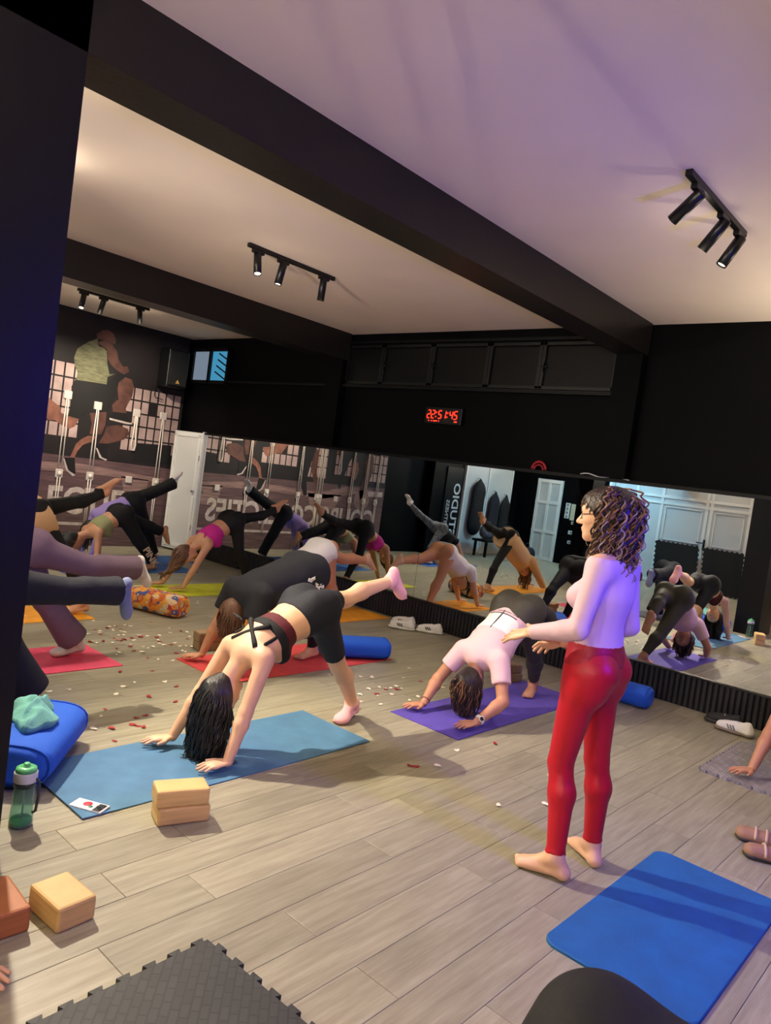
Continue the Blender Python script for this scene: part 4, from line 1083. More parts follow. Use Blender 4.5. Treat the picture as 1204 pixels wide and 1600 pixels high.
P.strands(H_DARK, 230, .15, 31, r=.0055, wave=.005, turns=1.5, lift=.03, spread=1.2)
P.strands(H_HONEY, 90, .15, 32, r=.005, wave=.006, turns=1.5, lift=.035, spread=1.2)
wl = P.J['wrL']; wd = unit(P.J['elL']-wl); wp = wl + wd*.035
R = Vector(wd).to_track_quat('Z', 'Y').to_matrix()
w = MB().lathe([(.030, -.010), (.0335, -.010), (.0335, .010), (.030, .010)], wp, 20, R).build('watch', mat('watch strap', (226, 226, 222), .5), o)
nrm = unit(V3(.75, -.3, .6) - wd*np.dot(V3(.75, -.3, .6), wd))
MB().lathe([(0, 0), (.019, 0), (.019, .007), (.015, .009), (0, .009)], wp+nrm*.031, 18, Vector(nrm).to_track_quat('Z', 'Y').to_matrix()).build('watch_case', mat('watch strap', (226, 226, 222), .5), w)
MB().lathe([(0, 0), (.0135, 0), (.0135, .002), (0, .002)], wp+nrm*.0395, 18, Vector(nrm).to_track_quat('Z', 'Y').to_matrix()).build('watch_face', M_BLACKMETAL, w)
wr = P.J['wrR']; wd = unit(P.J['elR']-wr)
MB().tube([tuple(wr+wd*.03+.029*(math.cos(a)*unit(np.cross(wd, V3(0, 0, 1)))+math.sin(a)*unit(np.cross(wd, np.cross(wd, V3(0, 0, 1)))))) for a in [2*math.pi*i/14 for i in range(14)]], .0035, 6, closed=True).build('bracelet', F_WINE, o)

# ---- red mat: oversized black tee
P = dog(-4.32, (3.50, .585), (4.02, .72), (-4.12, 3.34, .055), (-4.56, 3.32, .055), 'L', (-4.22, 4.10, .42), (-4.30, 4.22, .10), (.1, -.98, 0), (-4.42, 4.36, .50), (-4.44, 4.55, .21), (0, -.4, -.9), (0, .9, -.4),
        head=(3.40, .44), hu=(0, -.55, -.83), hdL=(.2, -1, 0), hdR=(-.45, -.9, 0), h=.0095, hh=.0048, hip=1.1, th=1.08)
o = P.body('person', 'person in oversized black tee bending on the red mat', SK_MID)
P.wear('leggings', F_BLACK, LEG, .006)
ex = [Prim('loose', P.sp(-.02)-P.back*.02, P.sp(.35)-P.back*.035, .205, .195, .05, P.lat, .86), Prim('loose', P.sp(.35)-P.back*.035, P.sp(.98)-P.back*.03, .195, .165, .05, P.lat, .9)]
ex += [p.part(0, .62, .035) for p in P.B if p.name.startswith('uarm')]
P.wear('black_tee', fab('washed black tee', (36, 37, 42), .85, 1.0, 7), ['pelvis', 'glute', 'belly', 'ribs', 'chest', 'shoulders', 'bust', 'trap', ('uarm*', 0, .6)], .02, [(P.sp(-.22), -P.t)], ex)
mb = MB(); rd = random.Random(4)
for i in range(16):
    f = rd.uniform(-.06, .22); yz = P.sp(f); off = rd.uniform(-.02, .085)
    c = yz + P.lat*.212 + P.back*(off-.06); mb.box(tuple(c), (.008, rd.uniform(.012, .05), rd.uniform(.008, .03)), Matrix.Rotation(rd.uniform(-.5, .5), 3, 'X'))
mb.build('tee_print', F_WHITE, o)
P.cap(H_BROWN, .012, .05)
P.strands(H_BROWN, 150, .14, 41, r=.006, wave=.005, turns=1.5)
MB().tube([tuple(P.hp(.092*math.cos(a), -.005+.105*math.sin(a), .035)) for a in [2*math.pi*i/20 for i in range(20)]], .009, 8, closed=True).build('headband', fab('blue grey headband', (120, 140, 160)), o)

# ---- orange mat by the mirror: white top, peach leggings
P = dog(-5.50, (4.92, .52), (5.33, .70), (-5.33, 4.66, .055), (-5.68, 4.60, .055), 'L', (-5.42, 5.45, .40), (-5.45, 5.56, .10), (.1, -.98, 0), (-5.55, 5.74, .62), (-5.55, 6.10, .60), (0, .55, -.83), (0, .83, .55),
        head=(4.82, .34), h=.0095, hh=.005)
o = P.body('person', 'woman on the orange mat beside the mirror in white top and peach leggings, leg raised', SK_FAIR)
P.wear('leggings', F_PEACH, LEG, .005)
ex = [Prim('loose', P.sp(-.10)-P.back*.005, P.sp(.8)-P.back*.03, .170, .15, .04, P.lat, .84)] + [p.part(0, .5, .014) for p in P.B if p.name.startswith('uarm')]
P.wear('white_top', F_WHITE, ['pelvis', 'glute', 'belly', 'ribs', 'chest', 'shoulders', 'bust', 'trap', ('uarm*', 0, .5)], .010, [(P.sp(-.16), -P.t)], ex)
P.cap(H_BLACK, .010, .05)
tl = P.hp(0, -.07, .07)
MB().tube([tuple(tl), tuple(tl+V3(0, -.04, -.02)), tuple(tl+V3(.01, -.04, -.12)), tuple(tl+V3(.0, -.03, -.24))], [.022, .026, .022, .006], 10).build('ponytail', H_BLACK, o)

# ---- yellow mat: magenta bra, black leggings
P = dog(-7.0, (4.90, .55), (5.27, .79), (-6.90, 4.66, .055), (-7.19, 4.58, .055), 'L', (-6.90, 5.37, .46), (-6.92, 5.56, .10), (.1, -.98, 0), (-7.10, 5.68, .86), (-7.10, 6.02, .97), (0, .75, .3), (0, -.3, .75),
        head=(4.71, .41), hu=(0, -.8, -.5), hf=(.45, -.1, -.85), hdL=(-.25, -1, 0), hdR=(-.3, -1, 0), h=.0095, hh=.005, th=.96)
o = P.body('person', 'woman in magenta bra and black leggings with brown ponytail on the yellow mat', SK_MID)
P.wear('leggings', F_BLACK, LEG, .005)
P.wear('sports_bra', F_MAG, [('ribs', .15, 1), ('chest', 0, .5), 'bust'], .006, [(P.sp(.90), P.t)])
mb = MB()
for e in (1, -1): mb.tube([tuple(P.sp(.86)+P.lat*e*.06+P.back*.09), tuple(P.sp(1.0)+P.lat*e*.085+P.back*.055), tuple(P.sp(1.06)+P.lat*e*.085-P.back*.01), tuple(P.sp(.92)+P.lat*e*.08-P.back*.1)], .013, 8)
mb.build('bra_straps', F_MAG, o)
P.cap(H_BROWN, .009, .045)
tl = P.hp(0, -.085, .055)
P.strands(H_BROWN, 90, .30, 51, r=.008, wave=.012, turns=2, name='ponytail', pull=tl+V3(.02, -.10, -.2))
P.strands(H_HONEY, 40, .30, 52, r=.007, wave=.014, turns=2, name='ponytail', pull=tl+V3(.02, -.11, -.2))

# ---- far left: sage bra and printed black joggers
P = dog(-8.25, (4.25, .46), (4.56, .66), (-8.14, 4.05, .055), (-8.42, 4.04, .055), 'L', (-8.17, 4.80, .38), (-8.12, 5.0, .10), (.1, -.98, 0), (-8.33, 4.93, .55), (-8.33, 5.22, .47), (0, .2, -.98), (0, .98, .2),
        head=(4.00, .34), hu=(0, -.9, -.42), h=.0095, hh=.0055, th=.97)
o = P.body('person', 'woman in sage green bra and black joggers with printed leg at the far left mats', SK_MID)
ex = [Prim('leg', P.J['hpL'], P.J['knL'], .10, .075, .04), Prim('leg', P.J['knL'], P.J['anL']+V3(0, -.0, .03), .075, .062, .03, cut=True), Prim('leg', P.J['hpR'], P.J['knR'], .10, .075, .04), Prim('leg', P.J['knR'], P.J['anR']+V3(0, -.03, .005), .075, .058, .03, cut=True)]
P.wear('joggers', F_BLACK, LEG, .008, (), ex)
P.wear('sports_bra', F_SAGE, [('ribs', .1, 1), ('chest', 0, .6), 'bust'], .006, [(P.sp(.92), P.t)])
kd = unit(P.J['anL']-P.J['knL'])
text_mesh('leg_print', 'PINK', .12, frame_matrix(tuple(P.J['knL']+kd*.10+V3(.082, 0, .0)), tuple(kd), tuple(unit(np.cross(V3(1, 0, 0), kd)))) @ Matrix.Translation((0, -.045, 0)), mat('leg print', (226, 200, 190), .6), o, .003, .003)
P.cap(H_BLACK, .008, .045)
b = P.hp(0, -.09, .05); MB().lathe([(.0, -.03), (.02, -.026), (.034, -.008), (.034, .010), (.02, .026), (0, .03)], b, 14).build('bun', H_BLACK, o)

# ---- far left: lavender top, black flared trousers
P = dog(-8.95, (4.70, .58), (5.10, .76), (-8.83, 4.56, .055), (-9.10, 4.54, .055), 'L', (-8.86, 5.30, .42), (-8.88, 5.46, .10), (.1, -.98, 0), (-9.02, 5.44, .92), (-9.02, 5.74, 1.07), (0, .75, .6), (0, -.6, .75),
        head=(4.58, .40), h=.0105, hh=.006)
o = P.body('person', 'woman in lavender top and black flared trousers by the mural wall, leg raised highest', SK_MID)
ex = [Prim('leg', P.J['hpL'], P.J['knL'], .10, .075, .04), Prim('leg', P.J['knL'], P.J['anL'], .075, .075, .03, cut=True), Prim('leg', P.J['hpR'], P.J['knR'], .10, .072, .04), Prim('leg', P.J['knR'], P.J['anR'], .072, .085, .03, cut=True)]
P.wear('flared_trousers', F_BLACK, LEG, .008, (), ex)
P.wear('lavender_top', F_LAV, [('belly', .2, 1), 'ribs', 'chest', 'shoulders', 'bust', 'trap', 'uarm*', 'farm0*', ('farm1*', 0, .9)], .009)
P.sock_on('R', F_GREYSOCK, .9)
P.cap(H_DARK, .010, .05)
P.strands(H_DARK, 60, .2, 61, r=.008)

# ---- left: beige sweatshirt, black leggings
P = dog(-6.25, (2.10, .52), (2.66, .86), (-6.10, 1.55, .055), (-6.42, 1.52, .055), 'L', (-6.18, 3.00, .46), (-6.18, 3.16, .10), (.1, -.98, 0), (-6.32, 3.02, .97), (-6.33, 3.33, 1.08), (0, .85, .45), (0, -.45, .85),
        head=(1.98, .34), h=.0105, hh=.006)
o = P.body('person', 'woman in beige sweatshirt and black leggings bending beside the dark pillar, leg stretched up', SK_MID)
P.wear('leggings', F_BLACK, LEG, .006)
ex = [Prim('loose', P.sp(-.12)-P.back*.05, P.sp(.9)-P.back*.05, .20, .17, .05, P.lat, .95)] + [p.part(0, 1, .03) for p in P.B if p.name.startswith('uarm')] + [p.part(0, .9, .025) for p in P.B if p.name.startswith('farm1')]
P.wear('sweatshirt', F_BEIGE, ['pelvis', 'belly', 'ribs', 'chest', 'shoulders', 'bust', 'trap', 'uarm*', 'farm0*', ('farm1*', 0, .9)], .014, [(P.sp(-.17), -P.t)], ex)
P.cap(H_HONEY, .010, .05)
P.strands(H_HONEY, 50, .28, 71, r=.01, wave=.01)

# ---- left: dusty purple flared trousers on the pink mat
P = dog(-4.95, (1.75, .56), (2.10, .78), (-4.80, 1.50, .055), (-5.12, 1.48, .055), 'R', (-5.00, 2.28, .42), (-5.02, 2.55, .10), (.15, -.98, 0), (-4.88, 2.50, .68), (-4.90, 2.88, .66), (0, .35, -.93), (0, .93, .35),
        head=(1.62, .38), h=.0095, hh=.005)
o = P.body('person', 'woman in dusty purple flared trousers on the pink mat, half hidden by the dark pillar', SK_FAIR)
J = P.J
ex = [Prim('leg', J['hpL'], J['knL'], .095, .068, .04), Prim('leg', J['knL'], J['anL']+V3(0, .01, 0), .068, .092, .03, cut=True), Prim('leg', J['hpR'], J['knR'], .095, .070, .04), Prim('leg', J['knR'], J['anR']+V3(0, -.02, .02), .070, .108, .03, cut=True)]
P.wear('flared_trousers', F_PURP, LEG, .010, (), ex)
P.wear('lavender_top', F_LAV, [('belly', .05, 1), 'ribs', 'chest', 'shoulders', 'bust', 'trap', 'uarm*'], .012)
P.wear('waistband', fab('dark purple waistband', (56, 44, 66)), [('pelvis', .0, .99), ('belly', 0, .3)], .013)
P.sock_on('L', F_GREYSOCK, .9); P.sock_on('R', F_GREYSOCK, .95)
P.cap(H_DARK, .010, .05); P.strands(H_DARK, 60, .22, 81, r=.008)

# ---- left, nearest: dark flared trousers and blue sock
P = dog(-4.05, (1.22, .55), (1.55, .74), (-3.90, .98, .055), (-4.22, .96, .055), 'R', (-4.07, 1.66, .40), (-4.07, 1.82, .118), (.1, -.98, 0), (-4.0, 1.95, .70), (-4.02, 2.27, .69), (0, .05, -1), (0, 1, .05),
        head=(1.10, .38), h=.0095, hh=.005)
o = P.body('person', 'person in dark flared trousers and grey-blue sock behind the pillar', SK_FAIR)
J = P.J
ex = [Prim('leg', J['hpL'], J['knL'], .095, .068, .04), Prim('leg', J['knL'], J['anL']+V3(0, .0, 0), .068, .090, .03, cut=True), Prim('leg', J['hpR'], J['knR'], .105, .09, .04), Prim('leg', J['knR'], J['anR']+V3(0, 0, .0), .09, .125, .03, cut=True)]
P.wear('flared_trousers', F_NAVY, LEG, .010, (), ex)
P.wear('black_top', F_BLACK, [('belly', .05, 1), 'ribs', 'chest', 'shoulders', 'bust', 'trap', ('uarm*', 0, .5)], .010)
P.sock_on('L', F_BLUESOCK, .9); P.sock_on('R', F_GREYSOCK, .95)
P.cap(H_BLACK, .010, .05); P.strands(H_BLACK, 60, .22, 91, r=.008)

# ---- right edge: bare arm on the grey puzzle mat
P = dog(-.90, (5.42, .52), (5.80, .74), (-.72, 5.08, .07), (-1.125, 5.085, .075), 'L', (-.80, 5.95, .40), (-.80, 6.15, .10), (0, -1, 0), (-.98, 5.98, .40), (-.98, 6.18, .10), (0, -1, 0), (0, 0, -1),
        head=(5.28, .33), hdR=(-.6, -.8, 0), h=.010, hh=.004, shw=.16)
o = P.body('person', 'person at the right edge with a bare arm planted on the grey puzzle mat', SK_TAN)
P.wear('leggings', F_BLACK, LEG, .006)
P.wear('black_top', F_BLACK, [('belly', .05, 1), 'ribs', 'chest', 'bust'], .008, [(P.sp(.95), P.t)])
P.cap(H_DARK, .010, .05); P.strands(H_DARK, 50, .18, 95, r=.008)

# ---- bottom right: close black leggings
P = dog(-.345, (.86, .37), (1.25, .575), (-.175, .52, .055), (-.535, .52, .055), 'L', (-.265, 1.52, .32), (-.265, 1.56, .10), (0, -1, 0), (-.425, 1.52, .32), (-.425, 1.56, .10), (0, -1, 0), (0, 0, -1),
        head=(.74, .24), h=.009, hh=.006, hip=1.28, th=1.08)
o = P.body('person', 'person in black leggings right in front of the camera, only hips showing', SK_MID)
P.wear('leggings', F_BLACK, LEG, .006)
P.wear('black_top', F_BLACK, [('belly', .05, 1), 'ribs', 'chest', 'shoulders', 'bust', 'trap', ('uarm*', 0, .5)], .010)
P.cap(H_BLACK, .010, .05); P.strands(H_BLACK, 40, .15, 96, r=.008)

# ---- bottom left: hand reaching into the picture from the left
P = dog(0, (.46, .52), (.85, .76), (.17, .14, .055), (-.17, .14, .055), 'L', (.08, 1.08, .42), (.08, 1.25, .10), (0, -1, 0), (-.09, 1.08, .42), (-.09, 1.25, .10), (0, -1, 0), (0, 0, -1), head=(.32, .34), h=.010, hh=.004)
o = P.body('person', 'person at the bottom left of whom only fingers on the floor show', SK_FAIR)
P.wear('leggings', F_BLACK, LEG, .006)
P.wear('grey_top', F_GREYLEG, [('belly', .05, 1), 'ribs', 'chest', 'shoulders', 'bust', 'trap', ('uarm*', 0, .5)], .010)
P.cap(H_DARK, .010, .05); P.strands(H_DARK, 40, .18, 97, r=.008)
o.rotation_euler = (0, 0, math.radians(118)); o.location = (-1.90, .76, 0)

# ---- seen only in the mirror: grey patterned leggings, leg raised high
P = dog(-8.62, (.95, .48), (1.35, .68), (-8.45, .62, .055), (-8.80, .60, .055), 'L', (-8.54, 1.60, .40), (-8.54, 1.75, .10), (.1, -.98, 0), (-8.70, 1.80, .88), (-8.72, 2.25, 1.13), (0, .5, .3), (0, -.3, .5),
        head=(.82, .32), h=.0105, hh=.006)
o = P.body('person', 'person in grey patterned leggings, leg raised high, seen in the mirror', SK_MID)
P.wear('leggings', F_GREYLEG, LEG, .006)
P.wear('black_top', F_BLACK, [('belly', .05, 1), 'ribs', 'chest', 'shoulders', 'bust', 'trap'], .010)
P.sock_on('R', F_GREYSOCK, .9); P.sock_on('L', F_GREYSOCK, .9)
P.cap(H_DARK, .010, .05); P.strands(H_DARK, 40, .2, 98, r=.008)
# ================================================================== MATS, BOLSTERS, BLOCKS AND SMALL THINGS
def yoga_mat(x0, x1, y0, y1, rgb, label, th=.005, rounded=.0, kind='pebble', rot=0.0, wave=0.0):
    m = rubber_mat('mat %d %d %d' % rgb, rgb, kind, 160.0, .25, .75) if ('mat %d %d %d' % rgb) not in MATS else MATS['mat %d %d %d' % rgb]
    cx, cy = (x0+x1)/2, (y0+y1)/2; hx, hy = (x1-x0)/2, (y1-y0)/2
    mb = MB()
    if rounded:
        pts = []
        for sx, sy, a0 in ((1, 1, 0), (-1, 1, 90), (-1, -1, 180), (1, -1, 270)):
            for i in range(7):
                a = math.radians(a0 + 15*i); pts.append((sx*(hx-rounded)+rounded*math.cos(a), sy*(hy-rounded)+rounded*math.sin(a)))
        n = len(pts)
        lv = [(.0, 0), (th*.35, .0), (th*.75, .0), (th, -.004)]
        V = [(x*(1+k/hx), y*(1+k/hy), z) for z, k in lv for x, y in pts]
        F = [(l*n+i, l*n+(i+1) % n, (l+1)*n+(i+1) % n, (l+1)*n+i) for l in range(3) for i in range(n)] + [tuple(range(n))[::-1], tuple(3*n+i for i in range(n))]
        mb.add(V, F)
    else:
        nx, ny = 8, 24; V = []; F = []
        rd = random.Random(int(abs(cx*100)))
        ph = rd.uniform(0, 6)
        for s in (0, 1):
            for j in range(ny+1):
                for i in range(nx+1):
                    x = -hx+2*hx*i/nx; y = -hy+2*hy*j/ny
                    ed = max(abs(x)/hx, abs(y)/hy)
                    V.append((x, y, .0006 + s*th + wave*(ed > .99)*max(0, math.sin(3*y+ph+x*4))))
        n = (nx+1)*(ny+1)
        for j in range(ny):
            for i in range(nx):
                a = j*(nx+1)+i; q = (a, a+1, a+nx+2, a+nx+1)
                F.append(q[::-1]); F.append(tuple(k+n for k in q))
        rim = [i for i in range(nx+1)] + [j*(nx+1)+nx for j in range(1, ny+1)] + [ny*(nx+1)+i for i in range(nx-1, -1, -1)] + [j*(nx+1) for j in range(ny-1, 0, -1)]
        for a, b in zip(rim, rim[1:]+rim[:1]): F.append((a, b, b+n, a+n))
        mb.add(V, F)
    o = mb.build('yoga_mat', m); o.location = (cx, cy, 0); o.rotation_euler = (0, 0, rot)
    return tag(o, label, 'yoga mat', 'yoga mats on the floor')
yoga_mat(-3.375, -2.775, 1.53, 3.30, (72, 118, 154), 'light blue yoga mat under the woman with crossed bra straps', wave=.006)
yoga_mat(-3.09, -2.52, 3.85, 5.60, (90, 72, 172), 'purple yoga mat in front of the mirror', wave=.004)
yoga_mat(-1.13, -.58, 2.45, 3.57, (8, 88, 152), 'thick blue exercise mat with rounded corners at the lower right, empty', .012, .06)
yoga_mat(-4.68, -4.02, 3.18, 4.92, (214, 70, 72), 'red yoga mat behind the light blue one', wave=.004)
yoga_mat(-5.83, -5.25, 4.40, 6.30, (238, 158, 24), 'orange yoga mat next to the white sneakers')
yoga_mat(-7.28, -6.68, 4.28, 5.95, (206, 210, 40), 'yellow-green yoga mat under the woman in magenta')
yoga_mat(-8.58, -7.98, 3.85, 5.60, (48, 112, 190), 'blue yoga mat under the woman in the sage bra')
yoga_mat(-9.22, -8.64, 4.30, 6.05, (58, 122, 196), 'blue yoga mat closest to the mural wall')
yoga_mat(-6.55, -5.97, 1.35, 3.19, (236, 160, 28), 'orange yoga mat beside the pillar under the woman in beige')
yoga_mat(-5.25, -4.66, 1.00, 2.74, (226, 74, 110), 'pink yoga mat under the woman in purple trousers')
yoga_mat(-8.95, -8.30, .30, 1.95, (40, 96, 190), 'blue yoga mat seen only in the mirror')

def puzzle(x0, x1, y0, y1, rgb, label, th=.02, tooth=.042, scale=9.0, name='puzzle_mat'):
    hx, hy = (x1-x0)/2, (y1-y0)/2; d = tooth*.42
    def edge(L):
        n = max(2, int(round(2*L/(tooth*2)))); st = 2*L/n; r = []
        for i in range(n):
            a = -L + st*i
            r += [(a + st*.18, 0), (a + st*.10, d), (a + st*.60, d), (a + st*.52, 0)]
        return r
    P = [(-hx, -hy)] + [(t, -hy-o) for t, o in edge(hx)] + [(hx, -hy)] + [(hx+o, t) for t, o in edge(hy)] + [(hx, hy)] + [(-t, hy+o) for t, o in edge(hx)] + [(-hx, hy)] + [(-hx-o, -t) for t, o in edge(hy)]
    m = rubber_mat('puzzle %d %d %d' % rgb, rgb, 'diamond', scale, .9, .6) if ('puzzle %d %d %d' % rgb) not in MATS else MATS['puzzle %d %d %d' % rgb]
    o = MB().prism(P, 0, th).build(name, m)
    return tag(o, label, 'puzzle mat', 'interlocking foam puzzle mats')
o = puzzle(0, .96, 0, .96, (50, 51, 54), 'dark grey foam puzzle mat tile at the bottom of the picture'); o.location = (-1.325, 1.02, 0); o.rotation_euler = (0, 0, math.radians(1.5))
o = puzzle(0, .94, 0, .94, (160, 154, 158), 'light grey foam puzzle mat at the right edge under the bare arm', .018, .034); o.location = (-.915, 5.40, 0)
o = puzzle(0, .75, 0, .62, (104, 98, 96), 'grey foam mat half under the blue bolster by the pillar', .015, .05); o.location = (-4.05, 1.58, 0)
for x, w, lb in ((-5.78, .92, 'black foam puzzle mat leaning on the wide white door'), (-4.80, .80, 'black foam puzzle mat leaning at the pillar end of the wide white door')):
    o = puzzle(0, w, 0, .94, (24, 26, 30), lb, .02, .05); o.rotation_euler = (math.radians(82), 0, 0); o.location = (x, YB+.16, .50)

# ---- bolsters
def bolster(p, ang, L, rx, rz, material, label, z0=0.0, pipes=True, flat=.0):
    V = []; F = []; n = 28; prof = []
    for i in range(9):
        a = math.pi/2*i/8; prof.append((-L/2 + .07*(1-math.sin(a)), .55+.45*math.sin(a) if i else .0))
    prof = [(-L/2, 0.0), (-L/2+.004, .55)] + [(-L/2 + .075*(1-math.cos(math.pi/2*i/6)), .62+.38*math.sin(math.pi/2*i/6)) for i in range(7)]
    prof = prof + [(-x, k) for x, k in prof[::-1]]
    for x, k in prof:
        for j in range(n):
            a = 2*math.pi*j/n; c, s = math.cos(a), math.sin(a); e = .75
            cy = abs(c)**e*(1 if c >= 0 else -1); cz = abs(s)**e*(1 if s >= 0 else -1)
            wr = 1 + .012*math.sin(11*a + x*30)
            V.append((x, cy*rx*k*wr, rz + cz*rz*k*(wr if s > 0 else 1)))
    for i in range(len(prof)-1):
        for j in range(n): F.append((i*n+j, i*n+(j+1) % n, (i+1)*n+(j+1) % n, (i+1)*n+j))
    e = empty('bolster', (p[0], p[1], z0), label, 'bolster')
    M = Matrix.Translation((p[0], p[1], z0)) @ Matrix.Rotation(ang, 4, 'Z')
    o = MB().add([tuple(M @ Vector(v)) for v in V], F, True).build('cushion', material, e)
    if pipes:
        for sx in (-1, 1):
            ring = []
            for j in range(24):
                a = 2*math.pi*j/24; c, s = math.cos(a), math.sin(a)
                ring.append(tuple(M @ Vector((sx*(L/2-.03), abs(c)**.75*(1 if c >= 0 else -1)*rx*.965, rz + abs(s)**.75*(1 if s >= 0 else -1)*rz*.965))))
            MB().tube(ring, .005, 6, closed=True).build('piping', material, e)
    return e
M_BOLB = mat('blue bolster cloth', (20, 86, 196), .8, bump=.5, bscale=14)
M_BOLP = voronoi_mat('patterned bolster cloth', [(196, 96, 40), (70, 80, 140), (214, 150, 60), (170, 60, 50), (206, 190, 160), (226, 140, 40)], 19.0)
bolster((-3.42, 1.57), math.radians(-41), .66, .19, .095, M_BOLB, 'large blue bolster with a teal towel on it beside the pillar', .018)
bolster((-4.20, 4.62), math.radians(62), .62, .125, .085, M_BOLB, 'blue bolster lying on the red mat', .012)
bolster((-2.46, 5.95), math.radians(8), .66, .13, .085, M_BOLB, 'blue bolster on the floor by the mirror base, right of the red leggings')
bolster((-6.10, 3.86), math.radians(18), .62, .13, .105, M_BOLP, 'bolster with orange and blue flower pattern on the bare floor', pipes=False)

# ---- wood blocks
M_BLK = mat('pale wood block', (208, 172, 112), .55, var=.14, vscale=5, stretch=(1, 1, 12)); M_BLK2 = mat('reddish wood block', (176, 108, 62), .55, var=.18, vscale=5, stretch=(1, 1, 12)); M_CORK = mat('grey beige block', (150, 124, 92), .8, var=.12, vscale=30)
def block(p, ang, label, material, d=(.225, .125, .075), z0=0.0, group=None):
    o = MB().box((0, 0, d[2]/2), d, bev=.010).build('yoga_block', material)
    o.location = (p[0], p[1], z0); o.rotation_euler = (0, 0, ang)
    return tag(o, label, 'yoga block', group)
block((-2.585, 1.875), math.radians(72), 'lower pale wood yoga block of the stack beside the light blue mat', M_BLK)
block((-2.590, 1.868), math.radians(69), 'upper pale wood yoga block of the stack beside the light blue mat', M_BLK, z0=.0755)
block((-2.235, 1.195), math.radians(4), 'single pale yellow wood block near the bottom left', M_BLK, (.19, .135, .085))
block((-2.315, 1.02), math.radians(-3), 'reddish brown wood block at the left edge', M_BLK2, (.22, .13, .085))
block((-4.84, 3.58), math.radians(78), 'lower block of the stack by the hand on the red mat', M_CORK); block((-4.835, 3.57), math.radians(80), 'upper block of the stack by the hand on the red mat', M_CORK, z0=.0755)
block((-3.17, 5.46), math.radians(70), 'lower block of the stack behind the purple mat', M_CORK); block((-3.175, 5.45), math.radians(72), 'upper block of the stack behind the purple mat', M_CORK, z0=.0755)
block((-5.95, 5.6), math.radians(70), 'wood block between the yellow and orange mats near the mirror', M_BLK)

# ---- teal towel on the bolster
V = []; F = []; NR, NT = 22, 72
for i in range(NR+1):
    for k in range(NT):
        th = 2*math.pi*k/NT; s_ = i/NR
        R_ = .135*(1 + .28*math.sin(2*th+.6) + .10*math.sin(5*th+1) + .05*math.sin(9*th))
        r = R_*s_
        x, y = r*math.cos(th)*1.15, r*math.sin(th)*.9
        fold = .5+.5*math.sin(26*x+34*y+2.2*math.sin(30*y)+1.0); f2 = .5+.5*math.sin(44*y-20*x+1.5*math.sin(24*x)); f3 = .5+.5*math.sin(70*x+12*y+2)
        z = .014 + .045*(1-s_**2) + (.030*fold**1.5 + .020*f2**2 + .008*f3)*(1-.55*s_**3)
        V.append((x, y, z))
for i in range(NR):
    for k in range(NT): F.append((i*NT+k, i*NT+(k+1) % NT, (i+1)*NT+(k+1) % NT, (i+1)*NT+k)[::-1])
n0 = len(V); V += [(x, y, .002) for x, y, z in V[NR*NT:]]
for k in range(NT): F.append((NR*NT+k, NR*NT+(k+1) % NT, n0+(k+1) % NT, n0+k)[::-1])
F.append(tuple(n0+k for k in range(NT))[::-1])
M = Matrix.Translation((-3.45, 1.585, .206)) @ Matrix.Rotation(math.radians(-38), 4, 'Z')
tag(MB().add([tuple(M @ Vector(v)) for v in V], F, True).build('towel', mat('teal towel', (112, 176, 166), .95, bump=.5, bscale=160)), 'crumpled pale teal towel on the large blue bolster', 'towel')

# ---- water bottle
bx, by = -2.865, 1.315
bt = empty('water_bottle', (bx, by, 0), 'clear green water bottle with green lid standing by the blue bolster', 'bottle')
glass = bpy.data.materials.new('bottle plastic'); glass.use_nodes = True
gb = glass.node_tree.nodes['Principled BSDF']; gb.inputs['Base Color'].default_value = (.55, .80, .70, 1); gb.inputs['Transmission Weight'].default_value = .92; gb.inputs['Roughness'].default_value = .06; gb.inputs['IOR'].default_value = 1.2
MB().lathe([(0, .002), (.040, .002), (.045, .008), (.045, .03), (.040, .10), (.039, .16), (.041, .185), (.039, .187), (.037, .16), (.038, .10), (.042, .03), (.041, .010), (0, .008)], (bx, by, 0), 32).build('body', glass, bt)
wat = bpy.data.materials.new('green water'); wat.use_nodes = True
gb = wat.node_tree.nodes['Principled BSDF']; gb.inputs['Base Color'].default_value = (.12, .75, .35, 1); gb.inputs['Transmission Weight'].default_value = .6; gb.inputs['Roughness'].default_value = .1
MB().lathe([(0, .0095), (.040, .0105), (.0405, .030), (0, .031)], (bx, by, 0), 28).build('water', wat, bt)
MB().lathe([(.030, .165), (.0405, .165), (.0405, .205), (.030, .205)], (bx, by, 0), 28).build('shoulder', mat('dark bottle band', (40, 52, 60), .4), bt)
MB().lathe([(.0, .186), (.044, .186), (.045, .190), (.045, .222), (.042, .226), (0, .226)], (bx, by, 0), 30).build('collar', mat('pale grey plastic', (196, 202, 208), .4), bt)
MB().lathe([(.0, .226), (.041, .226), (.039, .240), (.028, .246), (.014, .247), (.013, .256), (.009, .260), (0, .260)], (bx, by, 0), 30).build('lid', mat('green lid plastic', (96, 190, 122), .35), bt)
MB().tube([(bx+.030, by+.028, .20), (bx+.046, by+.036, .19), (bx+.048, by+.038, .13), (bx+.044, by+.034, .07), (bx+.032, by+.028, .06)], .006, 8).build('handle', mat('dark bottle band', (40, 52, 60), .4), bt)
MB().tube([(bx, by, .20), (bx+.004, by, .1), (bx+.002, by, .02)], .004, 8).build('straw', mat('clear straw', (200, 220, 210), .3), bt)

